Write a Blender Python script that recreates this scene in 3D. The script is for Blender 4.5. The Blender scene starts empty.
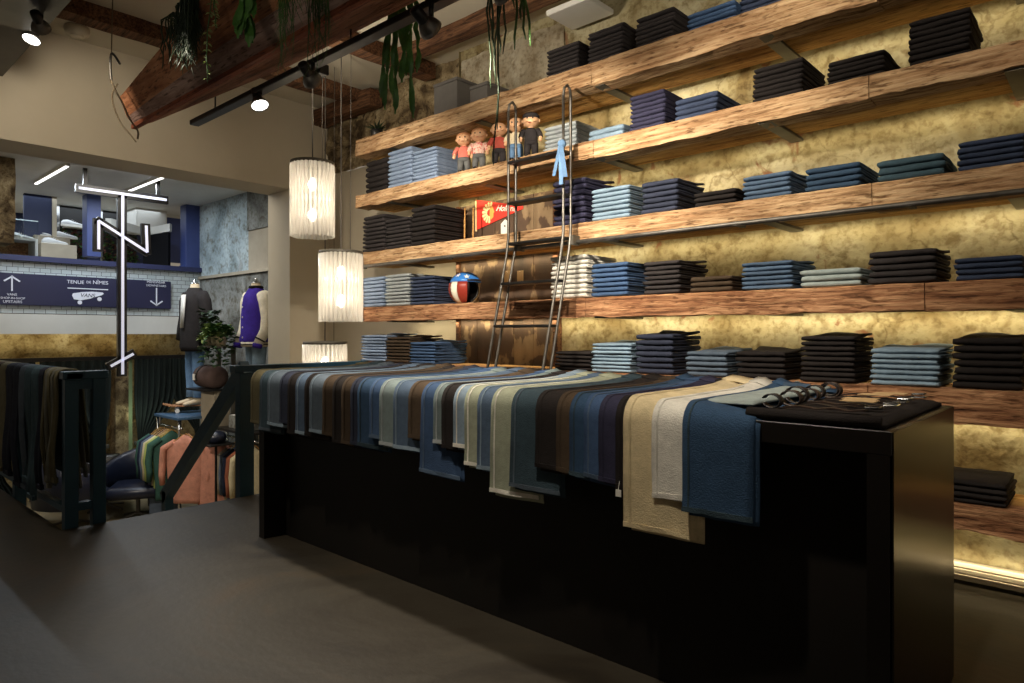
import bpy, math, random
from mathutils import Vector, Matrix, noise
random.seed(7)
SC = bpy.context.scene
COL = SC.collection
R = math.radians

# ------------------------------------------------------------------ camera, world, exposure
CAMH = 1.22
cam_d = bpy.data.cameras.new('camera'); cam = bpy.data.objects.new('camera', cam_d); COL.objects.link(cam)
cam.location = (0, 0, CAMH); cam.rotation_euler = (R(90), 0, math.atan2(.671, .741))
cam_d.sensor_width = 36; cam_d.lens = 672 / 1024 * 36; cam_d.shift_y = -7.5 / 1024
cam_d.clip_start = .05
SC.camera = cam
SC.view_settings.view_transform = 'Standard'; SC.view_settings.look = 'None'
SC.view_settings.gamma = 1; SC.view_settings.use_curve_mapping = False
SC.view_settings.exposure = 0.0
SC.cycles.use_denoising = True
SC.cycles.max_bounces = 6
w = bpy.data.worlds.new('world'); SC.world = w; w.use_nodes = True
w.node_tree.nodes['Background'].inputs[0].default_value = (1.0, .86, .68, 1)
w.node_tree.nodes["Background"].inputs[1].default_value = .24

WARM = (1.0, .89, .73)
LEDC = (1.0, .84, .54)
COOL = (.80, .90, 1.0)

def area(name, loc, rot, sx, sy, power, color, parent=None, spread=180):
    d = bpy.data.lights.new(name, 'AREA'); d.shape = 'RECTANGLE'; d.size = sx; d.size_y = sy
    d.energy = power; d.color = color; d.spread = R(spread)
    o = bpy.data.objects.new(name, d); COL.objects.link(o); o.location = loc; o.rotation_euler = rot
    if parent: o.parent = parent; o.location = Vector(loc) - parent.location
    return o
def spot(name, loc, target, power, angle, blend, color, size=.04, parent=None):
    d = bpy.data.lights.new(name, 'SPOT'); d.energy = power; d.spot_size = R(angle); d.spot_blend = blend
    d.color = color; d.shadow_soft_size = size
    o = bpy.data.objects.new(name, d); COL.objects.link(o); o.location = loc
    o.rotation_euler = (Vector(target) - Vector(loc)).to_track_quat('-Z', 'Y').to_euler()
    return o
def point(name, loc, power, color, size=.05):
    d = bpy.data.lights.new(name, 'POINT'); d.energy = power; d.color = color; d.shadow_soft_size = size
    o = bpy.data.objects.new(name, d); COL.objects.link(o); o.location = loc
    return o

SHELF_TOP = [2.93, 2.44, 1.93, 1.452, .98, .478]
SHELF_BOT = [2.785, 2.33, 1.812, 1.325, .832, .362]
YF, YW = 3.47, 3.98            # shelf front face, wall face
# LED strips that run along the wall side of every shelf
for i, (zb, p) in enumerate(zip(SHELF_BOT, (4.5, 5, 7, 10, 9, 4))):
    area('led_light', (-1.9, 3.91, zb - .012), (R(35), 0, 0), 6.0, .03, p, LEDC)
area('led_light', (-1.0, 3.9, .11), (R(60), 0, 0), 4.5, .03, 5, LEDC)
# ceiling spots over the shop floor, some added for brightness (most fixtures further down)
SPOTS = [  # lamp position, target, power, cone
    ((-3.33, 2.05, 2.60), (-4.2, 3.5, 1.9), 230, 75),
    ((-2.32, 2.05, 2.58), (-2.6, 3.5, 2.0), 200, 80),
    ((-3.95, 2.05, 2.60), (-3.1, 2.1, .95), 130, 60),
    ((-1.85, 2.05, 2.58), (-1.8, 3.5, 1.9), 150, 80),
    ((-2.75, 2.05, 2.58), (-2.6, 2.1, .95), 130, 70),
    ((-1.35, 1.15, 3.12), (-1.4, 2.2, .95), 170, 70),  # extra lamp out of view, added to light the counter
    ((-.55, 1.15, 3.12), (-.9, 3.5, 1.6), 120, 80),  # extra lamp out of view, added to light the right shelves
    ((-5.35, 1.15, 3.13), (-4.6, .2, .3), 60, 80),
    ((-3.95, 1.1, 3.10), (-3.35, 2.1, .9), 150, 66),  # lamp added to lift the shaded left half of the counter
    ((-5.0, 1.15, 3.10), (-6.37, 1.9, 2.5), 45, 95),  # lamp added to brighten the cream left wall
]
# added fill uplights without fixtures brighten the ceiling and upper wall
for ux in (-4.6, -2.9, -1.2):
    spot('fill_uplight', (ux, 2.55, 3.08), (ux - .1, 3.5, 3.7), 34, 150, .9, WARM, .08)
for ux in (-4.8, -3.2, -1.6):  # added fill spots brighten the hull planter; they have no fixtures
    spot('hull_fill', (ux + .7, .55, 2.3), (ux, 1.7, 2.85), 7, 60, .9, WARM, .1)
for loc, tgt, p, a in SPOTS:
    spot('spot_light', loc, tgt, p, a, .7, WARM)

# ------------------------------------------------------------------ pixel -> world on a known plane
def pr(px, py):
    t = (px - 512) / 672.0
    return (.741 * t - .671, .671 * t + .741, (334 - py) / 672.0)
def onX(px, py, X):
    a, b, c = pr(px, py); D = X / a; return Vector((X, D * b, CAMH + D * c))
def onY(px, py, Y):
    a, b, c = pr(px, py); D = Y / b; return Vector((D * a, Y, CAMH + D * c))
def onD(px, py, D):
    a, b, c = pr(px, py); return Vector((D * a, D * b, CAMH + D * c))

# ------------------------------------------------------------------ materials
def lin(c): return c / 12.92 if c <= .04045 else ((c + .055) / 1.055) ** 2.4
def S(r, g, b): return (lin(r / 255), lin(g / 255), lin(b / 255), 1)
def new_mat(name):
    m = bpy.data.materials.new(name); m.use_nodes = True; nt = m.node_tree
    return m, nt, nt.nodes['Principled BSDF']
def plain(name, col, rough=.6, metal=0, emit=None, es=0, spec=.5):
    m, nt, b = new_mat(name); b.inputs['Base Color'].default_value = col
    b.inputs['Roughness'].default_value = rough; b.inputs['Metallic'].default_value = metal
    b.inputs['Specular IOR Level'].default_value = spec
    if emit: b.inputs['Emission Color'].default_value = emit; b.inputs['Emission Strength'].default_value = es
    return m
def ramp(nt, stops):
    r = nt.nodes.new('ShaderNodeValToRGB'); e = r.color_ramp.elements
    while len(e) < len(stops): e.new(.5)
    for k, (p, c) in enumerate(stops): e[k].position = p; e[k].color = c
    return r
def coords(nt, scale, kind='Object'):
    tc = nt.nodes.new('ShaderNodeTexCoord'); mp = nt.nodes.new('ShaderNodeMapping')
    mp.inputs['Scale'].default_value = scale; nt.links.new(tc.outputs[kind], mp.inputs['Vector']); return mp
def noisy(name, stops, scale=(4, 4, 4), detail=6, rough=.7, bump=.3, bscale=1.0, metal=0, spec=.5, dist=0, kind='Object', rand=0, nrough=.6):
    m, nt, b = new_mat(name); mp = coords(nt, scale, kind)
    n = nt.nodes.new('ShaderNodeTexNoise'); n.inputs['Scale'].default_value = 1; n.inputs['Detail'].default_value = detail
    n.inputs['Roughness'].default_value = nrough; n.inputs['Distortion'].default_value = dist
    nt.links.new(mp.outputs[0], n.inputs['Vector']); r = ramp(nt, stops); nt.links.new(n.outputs['Fac'], r.inputs[0])
    out = r.outputs[0]
    if rand:
        oi = nt.nodes.new('ShaderNodeObjectInfo'); mr = nt.nodes.new('ShaderNodeMapRange')
        mr.inputs[3].default_value = 1 - rand; mr.inputs[4].default_value = 1 + rand
        nt.links.new(oi.outputs['Random'], mr.inputs[0])
        hs = nt.nodes.new('ShaderNodeHueSaturation'); nt.links.new(mr.outputs[0], hs.inputs['Value'])
        nt.links.new(out, hs.inputs['Color']); out = hs.outputs[0]
    nt.links.new(out, b.inputs['Base Color'])
    b.inputs['Roughness'].default_value = rough; b.inputs['Metallic'].default_value = metal
    b.inputs['Specular IOR Level'].default_value = spec
    if bump:
        n2 = nt.nodes.new('ShaderNodeTexNoise'); n2.inputs['Scale'].default_value = bscale * 2; n2.inputs['Detail'].default_value = 5
        nt.links.new(mp.outputs[0], n2.inputs['Vector'])
        bp = nt.nodes.new('ShaderNodeBump'); bp.inputs['Strength'].default_value = bump; bp.inputs['Distance'].default_value = .01
        nt.links.new(n2.outputs['Fac'], bp.inputs['Height']); nt.links.new(bp.outputs[0], b.inputs['Normal'])
    return m

def wood_mat(name, dark, mid, light, gs=1.0):
    """rough sawn timber, grain along X, with knots, checks and pitted patches"""
    m, nt, b = new_mat(name); L = nt.links.new
    mp = coords(nt, (2.6 * gs, 44 * gs, 44 * gs)); mp2 = coords(nt, (2.2, 5, 5)); mp3 = coords(nt, (12, 70, 70))
    n = nt.nodes.new('ShaderNodeTexNoise'); n.inputs['Scale'].default_value = 1; n.inputs['Detail'].default_value = 8; n.inputs['Distortion'].default_value = .5; n.inputs['Roughness'].default_value = .68
    L(mp.outputs[0], n.inputs['Vector'])
    n2 = nt.nodes.new('ShaderNodeTexNoise'); n2.inputs['Scale'].default_value = 1; n2.inputs['Detail'].default_value = 4; L(mp2.outputs[0], n2.inputs['Vector'])
    n3 = nt.nodes.new('ShaderNodeTexNoise'); n3.inputs['Scale'].default_value = 1; n3.inputs['Detail'].default_value = 6; L(mp3.outputs[0], n3.inputs['Vector'])
    r = ramp(nt, [(.34, dark), (.46, mid), (.60, light)]); L(n.outputs['Fac'], r.inputs[0])
    r2 = ramp(nt, [(.35, (.62, .5, .42, 1)), (.6, (1.05, 1.0, .95, 1))]); L(n2.outputs['Fac'], r2.inputs[0])
    mx = nt.nodes.new('ShaderNodeMixRGB'); mx.blend_type = 'MULTIPLY'; mx.inputs[0].default_value = .8
    L(r.outputs[0], mx.inputs[1]); L(r2.outputs[0], mx.inputs[2])
    r3 = ramp(nt, [(.33, (.22, .16, .1, 1)), (.43, (1, 1, 1, 1))]); L(n3.outputs['Fac'], r3.inputs[0])
    mx2 = nt.nodes.new('ShaderNodeMixRGB'); mx2.blend_type = 'MULTIPLY'; mx2.inputs[0].default_value = .8
    L(mx.outputs[0], mx2.inputs[1]); L(r3.outputs[0], mx2.inputs[2])
    L(mx2.outputs[0], b.inputs['Base Color']); b.inputs['Roughness'].default_value = .82; b.inputs['Specular IOR Level'].default_value = .25
    ad = nt.nodes.new('ShaderNodeMath'); L(n.outputs['Fac'], ad.inputs[0]); L(n3.outputs['Fac'], ad.inputs[1])
    bp = nt.nodes.new('ShaderNodeBump'); bp.inputs['Strength'].default_value = .9; bp.inputs['Distance'].default_value = .012
    L(ad.outputs[0], bp.inputs['Height']); L(bp.outputs[0], b.inputs['Normal'])
    return m

def plaster_mat(name, base, stain, pale, brick, crack=.5, scale=1.0):
    m, nt, b = new_mat(name); L = nt.links.new
    mp = coords(nt, (scale, scale, scale))
    def N(s, d=6, dist=0):
        n = nt.nodes.new('ShaderNodeTexNoise'); n.inputs['Scale'].default_value = s; n.inputs['Detail'].default_value = d
        n.inputs['Distortion'].default_value = dist; L(mp.outputs[0], n.inputs['Vector']); return n
    n1 = N(2.1, 8, .6); r1 = ramp(nt, [(.36, stain), (.50, base), (.66, pale)]); L(n1.outputs['Fac'], r1.inputs[0])
    n2 = N(13, 7, .3); r2 = ramp(nt, [(.32, (.42, .34, .24, 1)), (.47, (1, 1, 1, 1))]); L(n2.outputs['Fac'], r2.inputs[0])
    mx = nt.nodes.new('ShaderNodeMixRGB'); mx.blend_type = 'MULTIPLY'; mx.inputs[0].default_value = .75; L(r1.outputs[0], mx.inputs[1]); L(r2.outputs[0], mx.inputs[2])
    n4 = N(38, 6, .2); r4 = ramp(nt, [(.36, (.55, .48, .36, 1)), (.5, (1, 1, 1, 1)), (.68, (1.12, 1.1, 1.04, 1))]); L(n4.outputs['Fac'], r4.inputs[0])
    mx4 = nt.nodes.new('ShaderNodeMixRGB'); mx4.blend_type = 'MULTIPLY'; mx4.inputs[0].default_value = .5; L(mx.outputs[0], mx4.inputs[1]); L(r4.outputs[0], mx4.inputs[2]); mx = mx4
    v = nt.nodes.new('ShaderNodeTexVoronoi'); v.feature = 'DISTANCE_TO_EDGE'; v.inputs['Scale'].default_value = 3.2
    wv = nt.nodes.new('ShaderNodeMixRGB'); wv.inputs[0].default_value = .22; L(mp.outputs[0], wv.inputs[1]); L(N(5, 5).outputs['Color'], wv.inputs[2]); L(wv.outputs[0], v.inputs['Vector'])
    rc = ramp(nt, [(0.0, (.3, .22, .14, 1)), (.022, (1, 1, 1, 1))]); L(v.outputs['Distance'], rc.inputs[0])
    nm = N(1.3, 3); rm = ramp(nt, [(.45, (0, 0, 0, 1)), (.6, (crack, crack, crack, 1))]); L(nm.outputs['Fac'], rm.inputs[0])
    mx2 = nt.nodes.new('ShaderNodeMixRGB'); mx2.blend_type = 'MULTIPLY'; L(rm.outputs[0], mx2.inputs[0]); L(mx.outputs[0], mx2.inputs[1]); L(rc.outputs[0], mx2.inputs[2])
    nb = N(3.7, 5, 1.2); rb = ramp(nt, [(.64, (0, 0, 0, 1)), (.68, (.8, .8, .8, 1))]); L(nb.outputs['Fac'], rb.inputs[0])
    mx3 = nt.nodes.new('ShaderNodeMixRGB'); L(rb.outputs[0], mx3.inputs[0]); L(mx2.outputs[0], mx3.inputs[1]); mx3.inputs[2].default_value = brick
    L(mx3.outputs[0], b.inputs['Base Color']); b.inputs['Roughness'].default_value = .9; b.inputs['Specular IOR Level'].default_value = .2
    ad = nt.nodes.new('ShaderNodeMath'); L(n1.outputs['Fac'], ad.inputs[0]); L(n2.outputs['Fac'], ad.inputs[1])
    bp = nt.nodes.new('ShaderNodeBump'); bp.inputs['Strength'].default_value = .55; bp.inputs['Distance'].default_value = .02
    L(ad.outputs[0], bp.inputs['Height']); L(bp.outputs[0], b.inputs['Normal'])
    return m

def denim(name, col, rand=.12):
    c = col; d = tuple(x * .72 for x in c[:3]) + (1,); l = tuple(min(1, x * 1.28) for x in c[:3]) + (1,)
    return noisy(name, [(.3, d), (.5, c), (.7, l)], scale=(9, 9, 9), detail=10, rough=.9, bump=.35, bscale=12, spec=.12, rand=rand, nrough=.75)

M = {}
M['oak'] = wood_mat('oak_beam', S(118, 90, 62), S(178, 144, 106), S(210, 182, 144))
M['oak_red_dim'] = wood_mat('oak_beam_red_dim', S(92, 62, 42), S(156, 112, 80), S(194, 152, 114))  # oak with the lower shelves' dimmer, redder light put into its colour
M['plank'] = wood_mat('pale_plank', S(150, 112, 62), S(190, 148, 88), S(212, 172, 108), .5)
M['joist'] = wood_mat('joist_wood', S(56, 38, 26), S(92, 64, 44), S(124, 90, 64))
M['hull_orange'] = wood_mat('hull_orange', S(104, 64, 42), S(146, 98, 66), S(168, 122, 90), .5)
M['hull_grey'] = wood_mat('hull_grey', S(92, 70, 62), S(134, 108, 98), S(156, 134, 126), .6)
M['hull_brown'] = wood_mat('hull_brown', S(90, 56, 38), S(130, 88, 62), S(150, 108, 80), .6)
M['rib'] = wood_mat('hull_rib', S(84, 42, 26), S(116, 62, 40), S(134, 80, 54), .6)
M['wall'] = plaster_mat('old_plaster', S(158, 147, 112), S(122, 106, 72), S(176, 168, 138), S(122, 80, 56))
M['wall_pale'] = plaster_mat('pale_plaster', S(166, 156, 134), S(128, 112, 86), S(190, 182, 162), S(150, 130, 100), .6)
M['rubble'] = plaster_mat('rubble_stone', S(128, 112, 84), S(70, 56, 38), S(166, 150, 118), S(60, 44, 30), 1.0, 2.2)
M['cream'] = noisy('cream_paint', [(.3, S(176, 164, 142)), (.7, S(186, 175, 153))], scale=(1, 1, 1), rough=.75, bump=.1, bscale=6)
M['white'] = noisy('white_paint', [(.3, S(200, 198, 190)), (.7, S(214, 212, 205))], scale=(2, 2, 2), rough=.7, bump=.1)
M['ceil'] = noisy('ceiling_paint', [(.3, S(178, 168, 148)), (.7, S(190, 182, 162))], scale=(1, 1, 1), rough=.85, bump=.1)
M['floor'] = noisy('polished_concrete', [(.28, S(25, 21, 16)), (.42, S(43, 37, 28)), (.52, S(51, 46, 37)), (.62, S(60, 49, 35)), (.75, S(45, 36, 26))], scale=(.8, 1.1, 1), detail=10, rough=.5, bump=.12, bscale=14, spec=.3, dist=1.2, nrough=.7)
M['floor_low'] = noisy('pale_floor', [(.3, S(120, 108, 84)), (.7, S(146, 132, 104))], scale=(2, 2, 2), rough=.5, bump=.05)
M['black'] = plain('black_lacquer', S(20, 17, 15), .28, 0, spec=.5)
M['black_panel'] = noisy('black_panel', [(.3, S(14, 12, 10)), (.7, S(22, 18, 14))], scale=(3, 3, 3), rough=.55, bump=.05, spec=.3)
M['steel_dark'] = noisy('blackened_steel', [(.3, S(34, 33, 32)), (.7, S(54, 52, 50))], scale=(8, 8, 8), rough=.4, bump=.05, metal=.6)
M['steel'] = noisy('raw_steel', [(.3, S(92, 88, 82)), (.7, S(122, 118, 112))], scale=(10, 10, 10), rough=.5, bump=.05, metal=.9)
M['bracket'] = noisy('bracket_steel', [(.3, S(88, 84, 76)), (.7, S(110, 106, 96))], scale=(8, 8, 8), rough=.5, bump=.05, metal=.5)
M['chrome'] = plain('chrome', S(200, 200, 200), .15, 1)
M['teal'] = noisy('teal_paint', [(.3, S(22, 60, 80)), (.7, S(30, 74, 96))], scale=(6, 6, 6), rough=.5, bump=.1)
M['navy_sign'] = plain('navy_board', S(32, 32, 64), .55)
M['sill_blue'] = plain('blue_sill', S(40, 44, 80), .5)
M['blue'] = noisy('blue_paint', [(.3, S(50, 62, 112)), (.7, S(64, 78, 132))], scale=(2, 2, 2), rough=.5, bump=.05)
M['navy_wall'] = plain('navy_wall', S(24, 34, 66), .6)
M['letter'] = plain('sign_letter', S(226, 228, 238), .6)
M['tube'] = plain('sign_tube', S(205, 205, 222), .4, 0, (.82, .84, 1, 1), .42)
M['led'] = plain('linear_led', (1, 1, 1, 1), .5, 0, (1, .97, .92, 1), 3.0)
M['ledwarm'] = plain('shelf_led', (1, .9, .6, 1), .5, 0, (1, .86, .5, 1), 1.5)
M['bulb'] = plain('lamp_bulb', (1, 1, 1, 1), .4, 0, (1, .9, .74, 1), 8)
M['bulbcool'] = plain('spot_bulb', (1, 1, 1, 1), .4, 0, (1, .97, .9, 1), 6)
M['bulbdim'] = plain('spot_glass', S(120, 122, 130), .25, 0, (1, .9, .8, 1), .1)
M['concrete'] = plaster_mat('grey_concrete', S(120, 122, 118), S(84, 84, 80), S(142, 144, 142), S(110, 108, 100), .5, .8)
M['bluegrey'] = plaster_mat('pale_blue_concrete', S(158, 172, 178), S(124, 138, 142), S(182, 196, 200), S(150, 156, 156), .3, .8)
M['beige_conc'] = noisy('beige_concrete', [(.3, S(140, 130, 112)), (.7, S(164, 154, 134))], scale=(3, 3, 3), rough=.8)
M['leaf'] = noisy('green_leaf', [(.3, S(34, 62, 26)), (.7, S(66, 104, 44))], scale=(20, 20, 20), rough=.5, bump=0, rand=.2)
M['leaf_bright'] = noisy('bright_green_leaf', [(.3, S(46, 84, 32)), (.7, S(76, 122, 52))], scale=(20, 20, 20), rough=.45, bump=0)
M['leaf_dark'] = noisy('dark_green_leaf', [(.3, S(22, 38, 20)), (.7, S(44, 66, 34))], scale=(20, 20, 20), rough=.6, bump=0, rand=.2)
M['leaf_light'] = noisy('pale_green_leaf', [(.3, S(96, 118, 60)), (.7, S(150, 160, 96))], scale=(20, 20, 20), rough=.6, bump=0)
M['rope'] = plain('jute_rope', S(92, 78, 56), .9)
M['cable'] = plain('grey_cable', S(78, 72, 64), .6)
M['cardbox'] = noisy('grey_card', [(.3, S(88, 84, 80)), (.7, S(98, 94, 90))], scale=(10, 10, 10), rough=.8)
M['leather'] = plain('dark_blue_leather', S(22, 28, 46), .35)
M['leather_bk'] = plain('black_leather', S(22, 20, 20), .35)
M['curtain'] = noisy('green_black_curtain', [(.3, S(14, 24, 22)), (.7, S(24, 36, 32))], scale=(3, 3, 3), rough=.85)
M['pot'] = plain('cream_pot', S(196, 178, 148), .7)
M['skin'] = plain('doll_skin', S(222, 172, 130), .4)
M['glassy'] = plain('clear_glass', (.9, .95, .95, 1), .05)
_g = M['glassy'].node_tree.nodes['Principled BSDF']; _g.inputs['Transmission Weight'].default_value = 1; _g.inputs['IOR'].default_value = 1.1
# frosted glass rods of the pendants
m, nt, b = new_mat('ribbed_glass')
tr = nt.nodes.new('ShaderNodeBsdfTranslucent'); tr.inputs[0].default_value = (.95, .92, .86, 1)
tp = nt.nodes.new('ShaderNodeBsdfTransparent'); tp.inputs[0].default_value = (.95, .93, .9, 1)
gl = nt.nodes.new('ShaderNodeBsdfGlossy'); gl.inputs[0].default_value = (.9, .9, .88, 1); gl.inputs['Roughness'].default_value = .15
a1 = nt.nodes.new('ShaderNodeMixShader'); a1.inputs[0].default_value = .5
a2 = nt.nodes.new('ShaderNodeMixShader'); a2.inputs[0].default_value = .15
nt.links.new(tr.outputs[0], a1.inputs[1]); nt.links.new(tp.outputs[0], a1.inputs[2])
nt.links.new(a1.outputs[0], a2.inputs[1]); nt.links.new(gl.outputs[0], a2.inputs[2])
nt.links.new(a2.outputs[0], nt.nodes['Material Output'].inputs[0]); M['rod'] = m
# counter side: dark lacquer with a soft sheen
m, nt, b = new_mat('sheen_side'); b.inputs['Base Color'].default_value = S(44, 36, 28); b.inputs['Metallic'].default_value = .85
b.inputs['Roughness'].default_value = .30; b.inputs['Anisotropic'].default_value = .6; M['sheen'] = m
# peeling timber panel
m, nt, b = new_mat('peeling_timber'); mp = coords(nt, (3.2, 3.2, 2.2))
n = nt.nodes.new('ShaderNodeTexNoise'); n.inputs['Scale'].default_value = 1.3; n.inputs['Detail'].default_value = 9; nt.links.new(mp.outputs[0], n.inputs['Vector'])
r = ramp(nt, [(.30, S(44, 33, 24)), (.55, S(80, 60, 43)), (.572, S(128, 106, 78)), (.7, S(150, 128, 98))]); nt.links.new(n.outputs['Fac'], r.inputs[0])
nt.links.new(r.outputs[0], b.inputs['Base Color']); b.inputs['Roughness'].default_value = .75
bp = nt.nodes.new('ShaderNodeBump'); bp.inputs['Strength'].default_value = .6; bp.inputs['Distance'].default_value = .01
nt.links.new(n.outputs['Fac'], bp.inputs['Height']); nt.links.new(bp.outputs[0], b.inputs['Normal']); M['timber'] = m
# painted brick
m, nt, b = new_mat('white_painted_brick'); mp = coords(nt, (1, 1, 1))
sp = nt.nodes.new('ShaderNodeSeparateXYZ'); cb = nt.nodes.new('ShaderNodeCombineXYZ'); nt.links.new(mp.outputs[0], sp.inputs[0])
nt.links.new(sp.outputs[1], cb.inputs[0]); nt.links.new(sp.outputs[2], cb.inputs[1])
bt = nt.nodes.new('ShaderNodeTexBrick'); bt.inputs['Scale'].default_value = 4.5; bt.inputs['Mortar Size'].default_value = .012
bt.inputs['Color1'].default_value = S(196, 204, 206); bt.inputs['Color2'].default_value = S(178, 188, 190); bt.inputs['Mortar'].default_value = S(70, 70, 68)
nt.links.new(cb.outputs[0], bt.inputs['Vector']); nt.links.new(bt.outputs[0], b.inputs['Base Color']); b.inputs['Roughness'].default_value = .7; M['brick'] = m

DEN = {k: denim('denim_' + k, S(*c)) for k, c in dict(
    black=(38, 34, 33), coal=(52, 48, 48), brown=(70, 58, 46), olive=(84, 78, 58), navy=(46, 50, 64), indigo=(56, 65, 86), purple=(50, 49, 68),
    blue=(66, 88, 120), mid=(80, 98, 120), slate=(84, 96, 110), light=(122, 142, 158), teal=(116, 130, 130), pale=(150, 154, 134), sky=(98, 128, 162),
    greyblue=(124, 140, 164), greylight=(152, 158, 160), white=(206, 202, 192), cream=(206, 188, 150), washed=(142, 152, 150), deep=(52, 70, 90), dteal=(64, 84, 94)).items()}
DENC = dict(DEN)
for k, c in dict(blue=(60, 80, 110), mid=(78, 94, 114), light=(122, 138, 152), deep=(52, 74, 100), slate=(78, 88, 98), dteal=(52, 66, 74), teal=(108, 120, 120)).items(): DENC[k] = denim('washed_' + k, S(*c))
def cloth(name, c): return denim('cloth_' + name, S(*c), .02)

# ------------------------------------------------------------------ mesh builder
class MB:
    def __init__(s): s.v = []; s.f = []
    def add(s, vs, fs):
        n = len(s.v); s.v += [Vector(q) for q in vs]; s.f += [tuple(i + n for i in f) for f in fs]; return s
    def box(s, x0, x1, y0, y1, z0, z1, bev=0):
        if bev:
            return s.bbox(x0, x1, y0, y1, z0, z1, bev)
        return s.add([(x0, y0, z0), (x1, y0, z0), (x1, y1, z0), (x0, y1, z0), (x0, y0, z1), (x1, y0, z1), (x1, y1, z1), (x0, y1, z1)],
                     [(0, 3, 2, 1), (4, 5, 6, 7), (0, 1, 5, 4), (1, 2, 6, 5), (2, 3, 7, 6), (3, 0, 4, 7)])
    def bbox(s, x0, x1, y0, y1, z0, z1, b):
        ring = lambda z, i: [(x0 + i + (b if 0 else 0), y0 + i, z), (x1 - i, y0 + i, z), (x1 - i, y1 - i, z), (x0 + i, y1 - i, z)]
        def oct_(z, i):
            X0, X1, Y0, Y1 = x0 + i, x1 - i, y0 + i, y1 - i; k = b * .6
            return [(X0 + k, Y0, z), (X1 - k, Y0, z), (X1, Y0 + k, z), (X1, Y1 - k, z), (X1 - k, Y1, z), (X0 + k, Y1, z), (X0, Y1 - k, z), (X0, Y0 + k, z)]
        rs = [oct_(z0, b), oct_(z0 + b, 0), oct_(z1 - b, 0), oct_(z1, b)]
        return s.rings(rs)
    def rings(s, rs, cap=True, closed=True):
        n = len(rs[0]); base = len(s.v)
        for r_ in rs: s.v += [Vector(q) for q in r_]
        for i in range(len(rs) - 1):
            for j in range(n if closed else n - 1):
                a = base + i * n + j; c = base + i * n + (j + 1) % n
                s.f.append((a, c, c + n, a + n))
        if cap:
            s.f.append(tuple(base + j for j in reversed(range(n)))); s.f.append(tuple(base + (len(rs) - 1) * n + j for j in range(n)))
        return s
    def tube(s, path, rad, seg=8, flat=1.0):
        path = [Vector(p) for p in path]; rs = []; up = Vector((0, 0, 1)); prev = None
        for i, p in enumerate(path):
            d = (path[min(i + 1, len(path) - 1)] - path[max(i - 1, 0)]).normalized()
            if prev is None:
                ref = up if abs(d.z) < .9 else Vector((1, 0, 0)); a = d.cross(ref).normalized()
            else:
                a = (prev - d * prev.dot(d)).normalized()
            prev = a; b_ = d.cross(a); r_ = rad[i] if isinstance(rad, (list, tuple)) else rad
            rs.append([p + (a * math.cos(t) + b_ * math.sin(t) * flat) * r_ for t in [2 * math.pi * k / seg for k in range(seg)]])
        return s.rings(rs)
    def loft(s, secs, seg=14, cap=True):
        """secs: (centre, rx, ry[, rotation about z]) horizontal ellipses"""
        rs = []
        for q in secs:
            c = Vector(q[0]); rx, ry = q[1], q[2]; a0 = q[3] if len(q) > 3 else 0
            rs.append([c + Vector((rx * math.cos(t) * math.cos(a0) - ry * math.sin(t) * math.sin(a0), rx * math.cos(t) * math.sin(a0) + ry * math.sin(t) * math.cos(a0), 0)) for t in [2 * math.pi * k / seg for k in range(seg)]])
        return s.rings(rs, cap)
    def lathe(s, prof, c=(0, 0, 0), seg=16, axis=None):
        rs = []
        q = axis.to_track_quat('Z', 'Y') if axis is not None else None
        for r_, z in prof:
            ring = [Vector((r_ * math.cos(2 * math.pi * k / seg), r_ * math.sin(2 * math.pi * k / seg), z)) for k in range(seg)]
            if q: ring = [q @ v for v in ring]
            rs.append([v + Vector(c) for v in ring])
        return s.rings(rs)
    def ball(s, c, rx, ry=None, rz=None, seg=12, n=8):
        ry = ry or rx; rz = rz or rx
        return s.rings([[(c[0] + rx * math.sin(a) * math.cos(t), c[1] + ry * math.sin(a) * math.sin(t), c[2] - rz * math.cos(a)) for t in [2 * math.pi * k / seg for k in range(seg)]] for a in [math.pi * (i + .02) / (n + .04) for i in range(n + 1)]])
    def ribbon(s, path, wv, th, nseg=1):
        """flat strap: path of centres, half-width vector, thickness along the normal"""
        path = [Vector(p) for p in path]; wv = Vector(wv); rs = []
        for i, p in enumerate(path):
            d = (path[min(i + 1, len(path) - 1)] - path[max(i - 1, 0)]).normalized(); n = d.cross(wv).normalized() * th / 2
            rs.append([p - wv - n, p + wv - n, p + wv + n, p - wv + n])
        return s.rings(rs)
    def prism(s, pts, off):
        pts = [Vector(p) for p in pts]; off = Vector(off); n = len(pts); base = len(s.v)
        s.v += pts + [p + off for p in pts]
        s.f.append(tuple(base + i for i in reversed(range(n)))); s.f.append(tuple(base + n + i for i in range(n)))
        for i in range(n):
            j = (i + 1) % n; s.f.append((base + i, base + j, base + n + j, base + n + i))
        return s
    def leaf(s, p, d, L, W, up=Vector((0, 0, 1))):
        p = Vector(p); d = Vector(d).normalized(); a = d.cross(up)
        a = a.normalized() if a.length > .01 else Vector((1, 0, 0)); n = a.cross(d)
        return s.add([p, p + d * L * .45 + a * W / 2 + n * W * .15, p + d * L - n * L * .12, p + d * L * .45 - a * W / 2 + n * W * .15, p + d * L * .45 - n * .1 * W],
                     [(0, 1, 4), (1, 2, 4), (2, 3, 4), (3, 0, 4)])
    def xf(s, mat):
        s.v = [mat @ v for v in s.v]; return s
    def mesh(s, name, org=(0, 0, 0), smooth=False):
        me = bpy.data.meshes.new(name); o = Vector(org); me.from_pydata([tuple(v - o) for v in s.v], [], s.f); me.update()
        if smooth: me.shade_smooth()
        return me
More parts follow.
